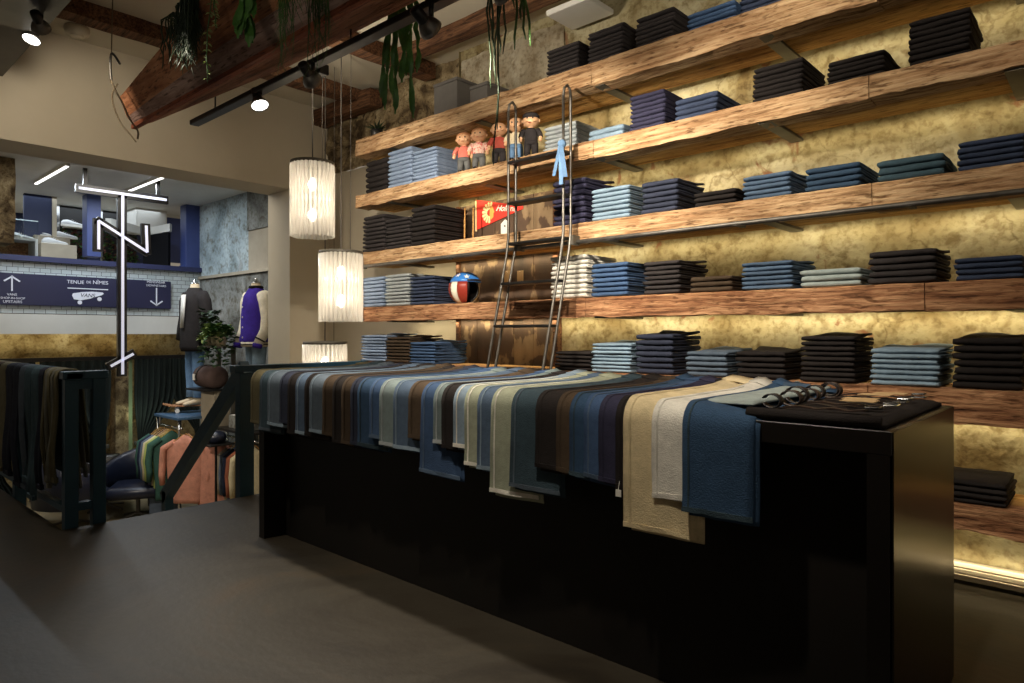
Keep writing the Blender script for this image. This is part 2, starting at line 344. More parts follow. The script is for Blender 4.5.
    def build(s, name, mat, parent=None, smooth=False, label=None):
        if parent is not None:
            org = WORLD[parent.name]
        else:
            xs = [v.x for v in s.v]; ys = [v.y for v in s.v]; zs = [v.z for v in s.v]
            org = Vector(((min(xs) + max(xs)) / 2, (min(ys) + max(ys)) / 2, min(zs)))
        me = s.mesh(name, org, smooth); me.materials.append(mat)
        o = bpy.data.objects.new(name, me); COL.objects.link(o)
        if parent is not None: o.parent = parent
        else: o.location = org
        WORLD[o.name] = org.copy() if isinstance(org, Vector) else Vector(org)
        if label: o['label'] = label
        return o
WORLD = {}
def thing(name, label, cat, loc, group=None):
    o = bpy.data.objects.new(name, None); COL.objects.link(o); o.location = loc; o.empty_display_size = .1
    WORLD[o.name] = Vector(loc); return tag(o, label, cat, group)
def tag(o, label, cat, group=None):
    o['label'] = label; o['category'] = cat
    if group: o['group'] = group
    return o
def struct(o): o['kind'] = 'structure'; return o
def adopt(light, parent):
    light.location = light.location - WORLD[parent.name]; light.parent = parent
def jitter(mb, amp, sc, axes=(1, 1, 1)):
    for v in mb.v:
        n = noise.noise_vector(v * sc) * amp; v.x += n.x * axes[0]; v.y += n.y * axes[1]; v.z += n.z * axes[2]
def soft(path, it=2):
    P = [Vector(p) for p in path]
    for _ in range(it):
        Q = [P[0]]
        for a, b in zip(P[:-1], P[1:]): Q += [a.lerp(b, .25), a.lerp(b, .75)]
        P = Q + [P[-1]]
    return P
def wallgrid(p0, du, dv, nu, nv, amp, sc, nrm):
    mb = MB(); nrm = Vector(nrm)
    for i in range(nu + 1):
        for j in range(nv + 1):
            p = Vector(p0) + Vector(du) * (i / nu) + Vector(dv) * (j / nv)
            d = noise.fractal(p * sc, .6, 2.1, 4) * amp
            mb.v.append(p + nrm * d)
    for i in range(nu):
        for j in range(nv):
            a = i * (nv + 1) + j; mb.f.append((a, a + nv + 1, a + nv + 2, a + 1))
    return mb

# ------------------------------------------------------------------ room shell
CZ = 3.64; LW = -6.37; FX = -4.88; LOW = -1.0; FAC = -9.8; SIDEY = 4.15
mb = MB().box(FX, 3.2, -3.5, YW + .12, -.18, 0).box(FAC + 1.6, FX, -3.5, 1.22, -.18, 0)
struct(mb.build('floor', M['floor']))
struct(MB().box(-12.5, -3.5, .9, 4.6, LOW - .1, LOW).build('floor_lower', M['floor_low']))
mb = MB().box(FX, FX + .02, 1.22, 4.1, LOW, -.18).box(-8.2, FX, 1.20, 1.22, LOW, -.18)
struct(mb.build('wall_stairwell', M['beige_conc']))
struct(MB().box(LW - .02, 3.2, -3.5, 4.3, CZ, CZ + .1).build('ceiling', M['ceil']))
struct(MB().box(LW - .45, 3.2, -3.6, -3.5, -.18, CZ + .1).build('wall_front', M['cream']))
wb = wallgrid((-4.2, YW, -.05), (7.4, 0, 0), (0, 0, CZ + .1), 220, 110, .008, 3.2, (0, -1, 0))
wb.box(-4.2, 3.2, YW + .06, YW + .16, -.05, CZ)
wb.add([(-4.2, YW - .02, -.05), (-4.2, YW + .2, -.05), (-4.2, YW + .2, CZ), (-4.2, YW - .02, CZ)], [(0, 1, 2, 3)])
struct(wb.build('wall_back', M['wall'], smooth=False))
wb = wallgrid((LW, 4.08, LOW), (LW * -1 - 4.2, 0, 0), (0, 0, 2.93 - LOW), 4, 10, .004, 2, (0, -1, 0))
struct(wb.build('wall_back_recess', M['cream']))
wb = wallgrid((LW, 4.06, 2.93), (LW * -1 - 4.2, 0, 0), (0, 0, CZ - 2.93), 60, 26, .05, 4.2, (0, -1, 0))
struct(wb.build('wall_back_rubble', M['rubble']))
# whitish plaster skim high on the wall between recess and first stack
wb = wallgrid((-4.17, YW - .015, 3.0), (1.1, 0, 0), (0, 0, .55), 40, 20, .02, 5, (0, -1, 0))
struct(wb.build('wall_back_skim', M['wall_pale']))
# left wall over and beside the stair opening
mb = MB().box(LW - .45, LW, -3.5, 4.3, 2.72, CZ + .05).box(LW - .45, LW, 3.61, 4.3, LOW, 2.73)
struct(mb.build('wall_left', M['cream']))
# joists
for x in (-5.65, -4.62, -2.3, -1.1):
    mb = MB(); n = 30
    mb.rings([[(x - .08, y, 3.52), (x + .08, y, 3.52), (x + .08, y, CZ), (x - .08, y, CZ)] for y in [-1 + 5.0 * k / n for k in range(n + 1)]])
    jitter(mb, .012, 5); struct(mb.build('trim_joist', M['joist']))
mb = MB(); n = 24
mb.rings([[(x, 3.56, 3.53), (x, 3.68, 3.53), (x, 3.68, 3.64), (x, 3.56, 3.64)] for x in [-4.62 + 5.5 * k / n for k in range(n + 1)]])
jitter(mb, .012, 5); struct(mb.build('trim_header_beam', M['joist']))
mb = MB(); n = 10
mb.rings([[(x, 3.88, 3.44), (x, 4.02, 3.44), (x, 4.02, 3.6), (x, 3.88, 3.6)] for x in [LW + .01 + 1.0 * k / n for k in range(n + 1)]])
jitter(mb, .015, 6); struct(mb.build('trim_wall_plate', M['joist']))
mb = MB().box(-7.0, 2.4, .92, 1.2, 3.2, 3.24).box(-7.0, 2.4, .92, 1.2, 3.5, 3.54).box(-7.0, 2.4, 1.03, 1.09, 3.24, 3.5)
struct(mb.build('trim_steel_beam', M['steel_dark']))
# baseboard light channel
mb = MB()
for k, (z0, z1, y) in enumerate(((0.02, .045, .05), (.052, .07, .04), (.078, .1, .03))): mb.box(-3.1, 3.0, YW - .03 - y, YW - .02, z0, z1)
struct(mb.build('baseboard_back', M['cream']))

# timber panel on the wall between the shelves, full height
mb = MB()
for k in range(5):
    x0 = -4.17 + k * .205
    mb.box(x0, x0 + .2, YW - .032, YW + .01, .2, 2.30)
jitter(mb, .003, 7)
struct(mb.build('wall_back_timber_panel', M['timber']))
struct(MB().box(-4.2, -4.165, YW - .055, YW + .02, .2, 2.30).box(-3.145, -3.10, YW - .055, YW - .0, .2, 2.30).build('trim_panel_post', M['joist']))

# ------------------------------------------------------------------ shelves
SX0, SX1 = -5.01, 1.25
SHN = ['topmost', 'second highest', 'third highest', 'fourth highest', 'fifth highest', 'lowest']
for i, (zt, zb) in enumerate(zip(SHELF_TOP, SHELF_BOT)):
    sh = thing('wall_shelf', '%s long rough timber beam shelf, %s' % (SHN[i], (
        'under the ceiling joists', 'carrying the row of dolls', 'with the steel ladder rail below it', 'carrying the striped helmet', 'just above counter height', 'near the floor behind the counter')[i]),
        'shelf', (SX0, YF, zb), 'rough beam shelves on the long wall')
    x0 = SX0 if i < 5 else -3.0
    cuts = [x0, random.uniform(-2.6, -2.2), random.uniform(-.9, -.5), SX1]
    mb = MB()
    for a, c in zip(cuts[:-1], cuts[1:]):
        n = int((c - a) / .035); rs = []; oz = random.uniform(-.006, .006)
        for k in range(n + 1):
            x = a + (c - a - .004) * k / n; ring = []
            base = [(0, zb), (0, zb + (zt - zb) * .33), (0, zb + (zt - zb) * .66), (0, zt), (.07, zt), (.14, zt), (.14, zb), (.07, zb)]
            for (yy, zz) in base:
                p = Vector((x, YF + yy, zz)); q = noise.noise_vector(Vector((x * 5, yy * 9 + i * 3.1, zz * 11)))
                q2 = noise.noise_vector(Vector((x * 19, yy * 20 + i, zz * 30)))
                edge = 1.0 if zz in (zb,) and yy < .1 else .45
                am = .011 * edge if zz != zt or yy < .01 else .0
                p.z += (q.z * am + q2.z * am * .5 + (oz if zz == zb else 0)) if zz != zt else -abs(q.z * am) - abs(q2.z * am * .4)
                if yy == 0: p.y += q.y * .009 + q2.y * .005 + .004
                ring.append(p)
            rs.append(ring)
        mb.rings(rs)
    mb.build('front_beam', M['oak'] if i < 3 else M['oak_red_dim'], sh)  # lower beams get the oak toned redder for their lighting
    for (y0, y1, dz) in ((.142, .27, .0), (.274, .42, .004)):
        mb = MB().box(x0 + .01, SX1, YF + y0, YF + y1, zb + .012 + dz, zt - .002); mb.build('back_plank', M['plank'], sh)
    for bx in (-4.56, -3.50, -2.43, -1.38, -.33, .72):
        if bx < x0: continue
        mb = MB().box(bx - .035, bx + .035, YF + .03, YW - .01, zb - .004, zb + .011)
        mb.build('bracket', M['bracket'], sh)
    MB().box(x0 + .1, SX1, 3.893, 3.903, zb + .05, zb + .062).build('light_strip', M['ledwarm'], sh, label='warm glowing strip under the shelf')
# ladder rail
rl = thing('ladder_rail', 'long steel tube rail under the third highest shelf', 'rail', (-5.05, 3.42, 1.8))
MB().tube([(-5.06, 3.415, 1.80), (1.25, 3.415, 1.80)], .013, 10).build('tube', M['steel'], rl, True)
for bx in (-4.9, -3.8, -2.3, -1.5, -.7, .2):
    MB().box(bx - .012, bx + .012, 3.405, YF + .04, 1.79, 1.812).build('bracket', M['bracket'], rl)
# ------------------------------------------------------------------ ladder
ld = thing('library_ladder', 'slim raw steel library ladder hooked over the shelf rail', 'ladder', (-2.8, 2.95, 0))
def lad_y(z): return 3.385 if z > 1.82 else 3.385 - (1.82 - z) * .245
for sx in (-3.03, -2.567):
    for dy in (0, -.075):
        path = [(sx, lad_y(z) + dy, z) for z in (0, .5, 1.0, 1.5, 1.76, 1.86, 2.3, 2.70)]
        if dy == 0: path += [(sx, lad_y(3), 2.72)]
        MB().tube(path, .009, 8).build('stile', M['steel'], ld, True)
    pts = [(sx, 3.31, 2.70), (sx, 3.32, 2.755), (sx, 3.35, 2.778), (sx, 3.375, 2.76), (sx, 3.385, 2.72)]
    MB().tube(pts, .009, 8).build('top_hook', M['steel'], ld, True)
for z in (.19, .46, .73, 1.0, 1.27, 1.55, 1.82, 2.09, 2.36):
    y = lad_y(z); MB().box(-3.03, -2.567, y - .085, y + .01, z - .009, z + .009, .003).build('tread', M['steel_dark'], ld)
for sx in (-3.03, -2.567):
    MB().box(sx + .012, sx + .03, 3.37, 3.44, 1.78, 1.84).build('rail_hook', M['bracket'], ld)
# blue rag tied on the ladder
rg = thing('denim_rag', 'light blue denim strip knotted on the ladder top rung', 'cloth', (-2.56, 3.29, 2.3))
MB().ball((-2.57, 3.30, 2.40), .028, .03, .026).build('knot', DEN['sky'], rg, True)
for dx, dz, ph in ((-.02, -.2, 0), (.012, -.26, 1), (.03, -.22, 2)):
    MB().ribbon([(-2.57 + dx * k * .35, 3.285 - .004 * k, 2.40 + dz * k / 5 ) for k in range(6)], (.012, .004 * ph, 0), .006).build('tail', DEN['sky'], rg)

# ------------------------------------------------------------------ folded jeans
def fold_mesh(seed, rumple=0.0, W=.25, D=.36, H=.03):
    rnd = random.Random(seed); mb = MB(); pairs = []
    r = H / 2
    ys = [D, D * .75, D * .5, D * .28, .04]
    th = H * .47
    pairs += [((y, 0.0), (y, th)) for y in ys]
    for k in range(1, 6):
        a = -math.pi / 2 - math.pi * k / 6
        pairs.append(((.03 + math.cos(a) * .018, r + math.sin(a) * r), (.035 + math.cos(a) * .006, r + math.sin(a) * (r - th))))
    pairs += [((y, H), (y, H - th)) for y in reversed(ys)]
    n = 14; outer = []; inner = []
    for k in range(n + 1):
        u = k / n; x = (u - .5) * W; e = min(u, 1 - u); pin = .80 + .20 * min(1, e * 14)
        ro = []; ri = []
        for idx, ((yo, zo), (yi, zi)) in enumerate(pairs):
            for (yy, zz, lst) in ((yo, zo, ro), (yi, zi, ri)):
                q = noise.noise_vector(Vector((x * 14 + seed * 7.3, yy * 12, zz * 40 + seed)))
                z2 = r + (zz - r) * pin
                z2 -= abs(q.z) * .003 if zz > r else -abs(q.z) * .002
                y2 = yy + q.y * .006 + (q.x * .022 if yy > D * .9 else 0)
                up = 0
                if rumple and zz > r * .9 and yy > .1:
                    f = (yy - .1) / (D - .1); up = rumple * (f ** 1.3) * (.6 + .6 * noise.noise(Vector((x * 9 + seed, yy * 6, 3)))) * (1 if zz > r else .3)
                lst.append(Vector((x + q.x * .004 * (2 if e < .05 else .3), y2 - .012, max(0.0004, z2) + up)))
        outer.append(ro); inner.append(ri)
    m_ = len(pairs); base = len(mb.v)
    for ro in outer: mb.v += ro
    for ri in inner: mb.v += ri
    off = (n + 1) * m_
    for k in range(n):
        for i in range(m_ - 1):
            a = k * m_ + i; mb.f.append((a, a + 1, a + m_ + 1, a + m_)); b_ = off + a; mb.f.append((b_, b_ + m_, b_ + m_ + 1, b_ + 1))
        for i in (0, m_ - 1):
            a = k * m_ + i; mb.f.append((a, a + m_, off + a + m_, off + a) if i == 0 else (a, off + a, off + a + m_, a + m_))
    for k in (0, n):
        for i in range(m_ - 1):
            a = k * m_ + i; mb.f.append((a, off + a, off + a + 1, a + 1) if k == 0 else (a, a + 1, off + a + 1, off + a))
    return mb.mesh('folded_jeans', (0, 0, 0), True)
FLAT = [fold_mesh(s) for s in range(5)]
RUMP = [fold_mesh(20 + s, .035) for s in range(3)] + [fold_mesh(31)]
for me in FLAT + RUMP: me.materials.append(DEN['navy'])
ORD = ['topmost', 'second from the top', 'third from the top', 'fourth from the top', 'fifth from the top', 'sixth from the top', 'seventh from the top', 'eighth from the top', 'bottom one']
# shelf, left px, right px, top y px at the left corner, layers, colour, rumpled top, words
STACKS = [
 (0, 547, 578, 51, 7, 'coal', 0, 'black jeans in the stack left of centre on the topmost shelf'),
 (0, 588, 622, 33, 8, 'coal', 0, 'brownish black jeans in the tall stack beside the white ceiling panel'),
 (0, 636, 673, 19, 7, 'coal', 0, 'black jeans left of the blue stacks on the topmost shelf'),
 (0, 688, 735, 15, 4, 'blue', 0, 'blue jeans in the first blue stack on the topmost shelf'),
 (0, 740, 787, -4, 4, 'indigo', 0, 'dark blue jeans in the last stack of the topmost shelf'),
 (1, 366, 387, 162, 6, 'black', 0, 'black jeans at the left end of the dolls shelf'),
 (1, 388, 411, 152, 9, 'greyblue', 0, 'grey blue jeans beside the black stack on the dolls shelf'),
 (1, 412, 436, 152, 9, 'greyblue', 0, 'grey blue jeans in the stack beside the dolls'),
 (1, 544, 576, 128, 6, 'greylight', 0, 'light grey jeans behind the ladder hook'),
 (1, 588, 622, 131, 2, 'light', 0, 'pale blue jeans in the pile of two beside the ladder top'),
 (1, 630, 664, 97, 8, 'purple', 0, 'violet navy jeans in the taller stack beside the ladder top'),
 (1, 675, 716, 100, 4, 'indigo', 0, 'navy jeans in the low stack on the dolls shelf'),
 (1, 753, 802, 69, 7, 'black', 0, 'black jeans in the left black stack on the dolls shelf'),
 (1, 827, 883, 62, 5, 'black', 0, 'black jeans in the low black stack on the dolls shelf'),
 (1, 909, 970, 21, 8, 'black', 0, 'black jeans in the tallest stack on the dolls shelf'),
 (2, 363, 384, 217, 9, 'coal', 0, 'black jeans at the left end of the pennant shelf'),
 (2, 386, 409, 220, 8, 'coal', 0, 'charcoal jeans second from the end on the pennant shelf'),
 (2, 411, 434, 208, 8, 'black', 0, 'black jeans beside the red pennant panel'),
 (2, 553, 584, 182, 8, 'purple', 1, 'violet navy jeans behind the ladder on the pennant shelf'),
 (2, 592, 629, 190, 7, 'light', 1, 'pale blue jeans beside the ladder on the pennant shelf'),
 (2, 642, 677, 183, 6, 'navy', 1, 'dark navy jeans beside the pale blue stack on the pennant shelf'),
 (2, 694, 735, 193, 3, 'black', 0, 'black jeans in the low stack of three on the pennant shelf'),
 (2, 743, 790, 177, 5, 'mid', 1, 'mid blue jeans beside the low black stack on the pennant shelf'),
 (2, 806, 860, 169, 4, 'deep', 0, 'dark blue jeans in the stack of four on the pennant shelf'),
 (2, 877, 943, 161, 3, 'dteal', 0, 'slate blue jeans in the stack of three on the pennant shelf'),
 (2, 958, 1024, 142, 5, 'indigo', 0, 'dark blue jeans at the right end of the pennant shelf'),
 (3, 360, 383, 278, 8, 'greyblue', 0, 'grey blue jeans at the left end of the helmet shelf'),
 (3, 385, 408, 275, 9, 'greylight', 0, 'light grey jeans second from the end on the helmet shelf'),
 (3, 410, 433, 277, 8, 'indigo', 0, 'dark blue jeans beside the striped helmet'),
 (3, 551, 586, 257, 9, 'white', 0, 'white jeans behind the ladder on the helmet shelf'),
 (3, 592, 627, 264, 7, 'blue', 0, 'bright blue jeans beside the white stack'),
 (3, 644, 679, 262, 7, 'coal', 1, 'black jeans beside the bright blue stack on the helmet shelf'),
 (3, 690, 731, 277, 3, 'brown', 0, 'brown black jeans in the pile of three on the helmet shelf'),
 (3, 742, 792, 263, 6, 'mid', 1, 'mid blue jeans beside the brown black pile on the helmet shelf'),
 (3, 800, 860, 270, 3, 'washed', 0, 'pale grey green jeans in the pile of three on the helmet shelf'),
 (3, 869, 935, 252, 5, 'coal', 1, 'black jeans in the wide stack on the helmet shelf'),
 (3, 955, 1022, 258, 4, 'indigo', 0, 'dark blue jeans at the right end of the helmet shelf'),
 (4, 361, 385, 335, 9, 'greyblue', 1, 'light blue grey jeans at the left end of the counter-height shelf'),
 (4, 386, 409, 337, 8, 'brown', 1, 'brownish jeans second from the end on the counter-height shelf'),
 (4, 410, 434, 342, 7, 'blue', 1, 'blue jeans beside the peeling timber panel'),
 (4, 555, 590, 351, 5, 'black', 0, 'black jeans behind the ladder foot on the counter-height shelf'),
 (4, 592, 630, 343, 8, 'light', 1, 'pale blue jeans beside the ladder on the counter-height shelf'),
 (4, 636, 672, 334, 7, 'navy', 1, 'dark navy jeans beside the pale blue stack on the counter-height shelf'),
 (4, 686, 726, 351, 5, 'slate', 1, 'slate blue jeans in the stack of five on the counter-height shelf'),
 (4, 736, 784, 351, 5, 'black', 1, 'black jeans in the stack of five on the counter-height shelf'),
 (4, 801, 854, 336, 9, 'black', 1, 'black jeans in the tall stack above the belts'),
 (4, 871, 938, 348, 7, 'light', 1, 'pale blue jeans in the wide stack above the counter corner'),
 (4, 953, 1022, 338, 7, 'black', 1, 'black jeans in the rightmost stack of the counter-height shelf'),
 (5, 935, 1006, 477, 4, 'black', 0, 'black jeans in the only stack on the lowest shelf'),
]
for si, (sh, pl, prr, yt, n, colr, rump, words) in enumerate(STACKS):
    Yf = YF + .03; xl = onY(pl, 300, Yf).x; xr = onY(prr, 300, Yf).x; zt = onY(pl, yt, Yf).z; z0 = SHELF_TOP[sh] + .001
    th = (zt - z0) / n; W = xr - xl
    for k in range(n):
        me = RUMP[(si + k) % 3] if (rump and k == n - 1) else FLAT[(si * 3 + k) % 5]
        o = bpy.data.objects.new('folded_jeans', me); COL.objects.link(o)
        o.location = ((xl + xr) / 2 + random.uniform(-.004, .004), Yf + random.uniform(-.006, .008), z0 + k * th)
        o.scale = (W / .25, 1, th / .03 * .995); o.rotation_euler = (0, 0, random.uniform(-.012, .012))
        o.material_slots[0].link = 'OBJECT'; o.material_slots[0].material = DEN[colr]
        d = n - 1 - k
        od = 'topmost' if d == 0 else ('bottommost' if d == n - 1 else ORD[d])
        # keep the label within sixteen words
        lab = '%s, %s' % (words, od.replace('from the top', 'from top'))
        if len(lab.replace('-', ' ').split()) > 16: print('LONG', lab, flush=True)
        tag(o, lab, 'jeans', 'folded jeans stacked on the wall shelves')
# ------------------------------------------------------------------ counter
CX0, CX1, CY0, CY1, CT = -3.84, -.445, 1.975, 2.83, .963
ct = thing('display_counter', 'long black lacquered display counter covered with laid out jeans', 'counter', ((CX0 + CX1) / 2, CY0, 0))
MB().box(CX0, CX1, CY0, CY1, CT - .064, CT, .002).build('counter_top', M['black'], ct)
MB().box(CX0, CX0 + .06, CY0, CY1, 0, CT - .064).build('side_panel', M['black'], ct)
MB().box(CX1 - .06, CX1 - .004, CY0, CY1, 0, CT - .064).build('side_panel', M['black'], ct)
MB().box(CX1 + .001, CX1 + .005, CY0 + .001, CY1, 0, CT - .001).build('end_sheet', M['sheen'], ct, label='dark bronze brushed metal end sheet')
MB().box(CX0 + .06, CX1 - .06, CY0 + .13, CY0 + .16, 0, CT - .064).build('front_panel', M['black_panel'], ct)
MB().box(CX0 + .06, CX1 - .06, CY1 - .03, CY1, 0, CT - .064).build('back_panel', M['black_panel'], ct)

TH = .011
def hung_jeans(name, xl, W, hem_z, mat, seed, label, light=None, tilt=.15, yback=2.80, flare=0):
    """jeans laid front to back over the counter top, legs hanging over the front edge"""
    xr = xl + W; base = Vector((xl, CY0, hem_z)); t = thing(name, label, 'jeans', base, 'jeans laid over the counter')
    rr = .028; path = []     # (y, z, ny, nz)
    ny = 9
    for k in range(ny):
        y = yback + (CY0 + rr - yback) * k / (ny - 1); path.append((y, CT + .0015, 0, 1))
    for k in range(1, 6):
        a = math.pi / 2 * k / 6; path.append((CY0 + rr - math.sin(a) * rr - .002, CT - rr + math.cos(a) * rr + .0015, -math.sin(a), math.cos(a)))
    nz = 8
    for k in range(nz + 1):
        z = CT - rr + (hem_z + .016 - CT + rr) * k / nz; path.append((CY0 - .004, z, -1, 0))
    path.append((CY0 - .004, hem_z, -1, 0))
    seg = 8; skew = .022 * noise.noise(Vector((seed * 5.3, 2, 2))) - .008
    tot = len(path)
    def surf(i, u, off):
        y, z, py, pz = path[i]; f = i / (tot - 1)
        h = tilt * (1 - u) * W + .0005
        x = xl + W * u
        wv = noise.noise(Vector((x * 9 + seed, i * .28, seed))) * .004
        hang = max(0, (CT - z) / max(.05, CT - hem_z)) if py < -.5 else 0
        z += hang * ((u - .5) * skew + .004 * noise.noise(Vector((u * 5, seed, 7))))
        x += hang * (u - .35) * flare + noise.noise(Vector((seed, z * 4, 1))) * .006 * hang
        back = max(0, 1 - i / 2.6) ** 1.2 if i < 3 else 0      # thicker, lumpy waist end
        h += back * (.022 + .016 * noise.noise(Vector((x * 22, seed, 2)))) + (abs(wv) if py > -.5 else abs(wv) * 1.5 * hang)
        x += back * .02 * noise.noise(Vector((seed * 3.1, 1, 1)))
        y2 = y + (back * .05 * noise.noise(Vector((x * 12, seed, 9))))
        h += off
        return Vector((x, y2 + py * h, z + pz * h))
    def strip(i0, i1, u0, u1, o0, o1, sg):
        mb = MB(); rs = []
        for i in range(i0, i1 + 1):
            ring = [surf(i, u0 + (u1 - u0) * k / sg, o1) for k in range(sg + 1)] + [surf(i, u0 + (u1 - u0) * k / sg, o0) for k in reversed(range(sg + 1))]
            rs.append(ring)
        mb.rings(rs); return mb
    leg = strip(0, tot - 1, 0, 1, 0, TH, seg).build('leg_fabric', mat, t, True)
    # the second leg of the folded pair shows as a step below and beside the upper one
    dz_ = .006 + .018 * abs(noise.noise(Vector((seed * 2.7, 5, 5)))); low = strip(9, tot - 1, .10, 1.07, -.0005, TH * .45, seg)
    for v in low.v:
        if v.z < CT - .05: v.z -= dz_ * min(1, (CT - .05 - v.z) / .1)
    low.build('under_leg', mat, t, True)
    strip(0, 1, -.03, 1.02, TH, TH + .004, 6).build('waistband', mat, t, True)
    strip(tot - 2, tot - 1, .0, 1.0, TH - .002, TH + .0025, 6).build('hem', light or mat, leg)
    strip(2, tot - 1, .08, .105, TH - .002, TH + .002, 1).build('side_seam', light or mat, leg)
    return t
JE = [ # left px, hem y, colour, words
 (253, 424, 'olive', 'olive brown jeans at the far left end of the counter'),
 (262, 431, 'dteal', 'slate jeans second from the far left end of the counter'),
 (270, 426, 'slate', 'faded slate blue jeans third from the far left counter end'),
 (282, 424, 'navy', 'short hanging near black navy jeans beside the faded slate pair'),
 (290, 435, 'black', 'dark brown black jeans beside the first light blue pair'),
 (298, 435, 'mid', 'light blue jeans between two black pairs near the left counter end'),
 (307, 437, 'black', 'black jeans beside the first light blue pair on the counter'),
 (312, 433, 'slate', 'grey blue jeans beside a brown pair near the left counter end'),
 (325, 436, 'brown', 'brown jeans overlapping the grey blue pair on the counter'),
 (335, 444, 'black', 'black jeans between two brown pairs on the counter'),
 (344, 445, 'brown', 'dark brown jeans beside a navy pair on the counter'),
 (353, 446, 'navy', 'dark navy jeans left of the two mid blue pairs'),
 (360, 447, 'deep', 'dark blue jeans with plain seam on the counter'),
 (372, 439, 'blue', 'mid blue jeans tucked beside the pale teal pair'),
 (382, 446, 'teal', 'pale teal washed jeans in the left half of the counter'),
 (396, 449, 'mid', 'mid blue jeans with stitched seam right of the pale teal pair'),
 (411, 439, 'brown', 'brown jeans left of the long hanging blue pair'),
 (424, 474, 'blue', 'wide blue jeans hanging lower than their neighbours in the left half'),
 (436, 444, 'teal', 'narrow pale teal jeans on top of the long blue pair'),
 (444, 449, 'black', 'black jeans left of the light blue frayed pair'),
 (456, 448, 'light', 'light blue jeans with a frayed white seam'),
 (467, 466, 'pale', 'pale greenish washed jeans with bold side stitching'),
 (480, 470, 'mid', 'slate mid blue jeans between two pale greenish pairs'),
 (494, 493, 'pale', 'longest pale greenish jeans with turned up hem near the counter middle'),
 (514, 488, 'dteal', 'dark teal blue jeans over the longest pale pair'),
 (538, 468, 'black', 'wide brown black jeans near the counter middle'),
 (559, 473, 'brown', 'brown jeans between the wide black pair and a blue pair'),
 (572, 478, 'deep', 'deep blue jeans right of the middle brown pair'),
 (586, 479, 'blue', 'bright blue jeans with white side seam left of the violet navy pair'),
 (601, 483, 'purple', 'violet navy jeans left of the last black pair'),
 (618, 490, 'black', 'black jeans directly left of the cream pair'),
 (627, 527, 'cream', 'cream trousers hanging lowest over the counter front'),
 (654, 497, 'white', 'off white jeans on top of the cream trousers'),
 (685, 512, 'deep', 'wide dark blue jeans at the right end of the hanging row'),
]
for k, (px, hy, c, words) in enumerate(JE):
    xl = onY(px, 420, CY0 - .03).x; hz = onY(px + 8, hy, CY0 - .03).z
    W = .2 if k < 31 else (.25, .19, .215)[k - 31]
    lt = {'pale': 'white', 'light': 'white', 'teal': 'greylight', 'blue': 'mid', 'mid': 'light', 'deep': 'dteal', 'slate': 'light', 'dteal': 'slate'}.get(c)
    hung_jeans('laid_jeans', xl, W, hz, DENC[c], k * 1.7, words, DENC[lt] if lt else None, yback=2.80 + random.uniform(-.03, .03), flare=.03 if k in (17, 23, 24) else 0, tilt=.15)
# under-layer of the cream trousers and white paper tag
tg = thing('swing_tag', 'small white paper tag hanging below the last black jeans', 'tag', onY(617, 494, 1.93))
p = onY(616, 489, 1.925); q = onY(621, 497, 1.925)
MB().box(p.x, p.x + .022, 1.922, 1.924, q.z, p.z).build('card', M['white'], tg); MB().tube([(p.x + .01, 1.923, p.z), (p.x + .012, 1.935, p.z + .05)], .0012, 5).build('string', M['white'], tg)

# pale jeans lying on top at the right end of the row
xw = onY(688, 420, CY0).x
def flat_trousers(name, x0, x1, y0, y1, z0, mat, label, seed, h=.03, group=None, lump=.03):
    t = thing(name, label, 'jeans', ((x0 + x1) / 2, y0, z0), group); mb = MB(); n, m_ = 16, 20; top = []; bot = []
    for i in range(n + 1):
        for j in range(m_ + 1):
            u, v = i / n, j / m_; x = x0 + (x1 - x0) * u; y = y0 + (y1 - y0) * v
            e = min(u, 1 - u, v, 1 - v); hh = h * min(1, .35 + e * 9)
            hh += lump * max(0, v - .72) * 3 * abs(noise.noise(Vector((x * 16, y * 16, seed)))) + .006 * abs(noise.noise(Vector((x * 9, y * 5, seed))))
            top.append((x, y, z0 + hh)); bot.append((x, y, z0 + .001))
    mb.v = [Vector(q) for q in top + bot]; N = len(top)
    for i in range(n):
        for j in range(m_):
            a = i * (m_ + 1) + j; mb.f.append((a, a + m_ + 1, a + m_ + 2, a + 1)); mb.f.append((N + a, N + a + 1, N + a + m_ + 2, N + a + m_ + 1))
    for j in range(m_): 
        a = j; b_ = n * (m_ + 1) + j; mb.f.append((a, a + 1, N + a + 1, N + a)); mb.f.append((b_, N + b_, N + b_ + 1, b_ + 1))
    for i in range(n):
        a = i * (m_ + 1); b_ = a + m_; mb.f.append((a, N + a, N + a + m_ + 1, a + m_ + 1)); mb.f.append((b_, b_ + m_ + 1, N + b_ + m_ + 1, N + b_))
    mb.build('fabric', mat, t, True)
    return t
t = flat_trousers('laid_jeans', xw + .02, xw + .185, 2.04, 2.80, CT + .034, DEN['washed'], 'faded grey blue jeans lying flat beside the belts, waist end crumpled', 3, .014, 'jeans laid over the counter', .06)
mb = MB().box(xw + .05, xw + .15, 2.66, 2.672, CT + .046, CT + .066); mb.build('back_pocket_edge', DEN['mid'], t)
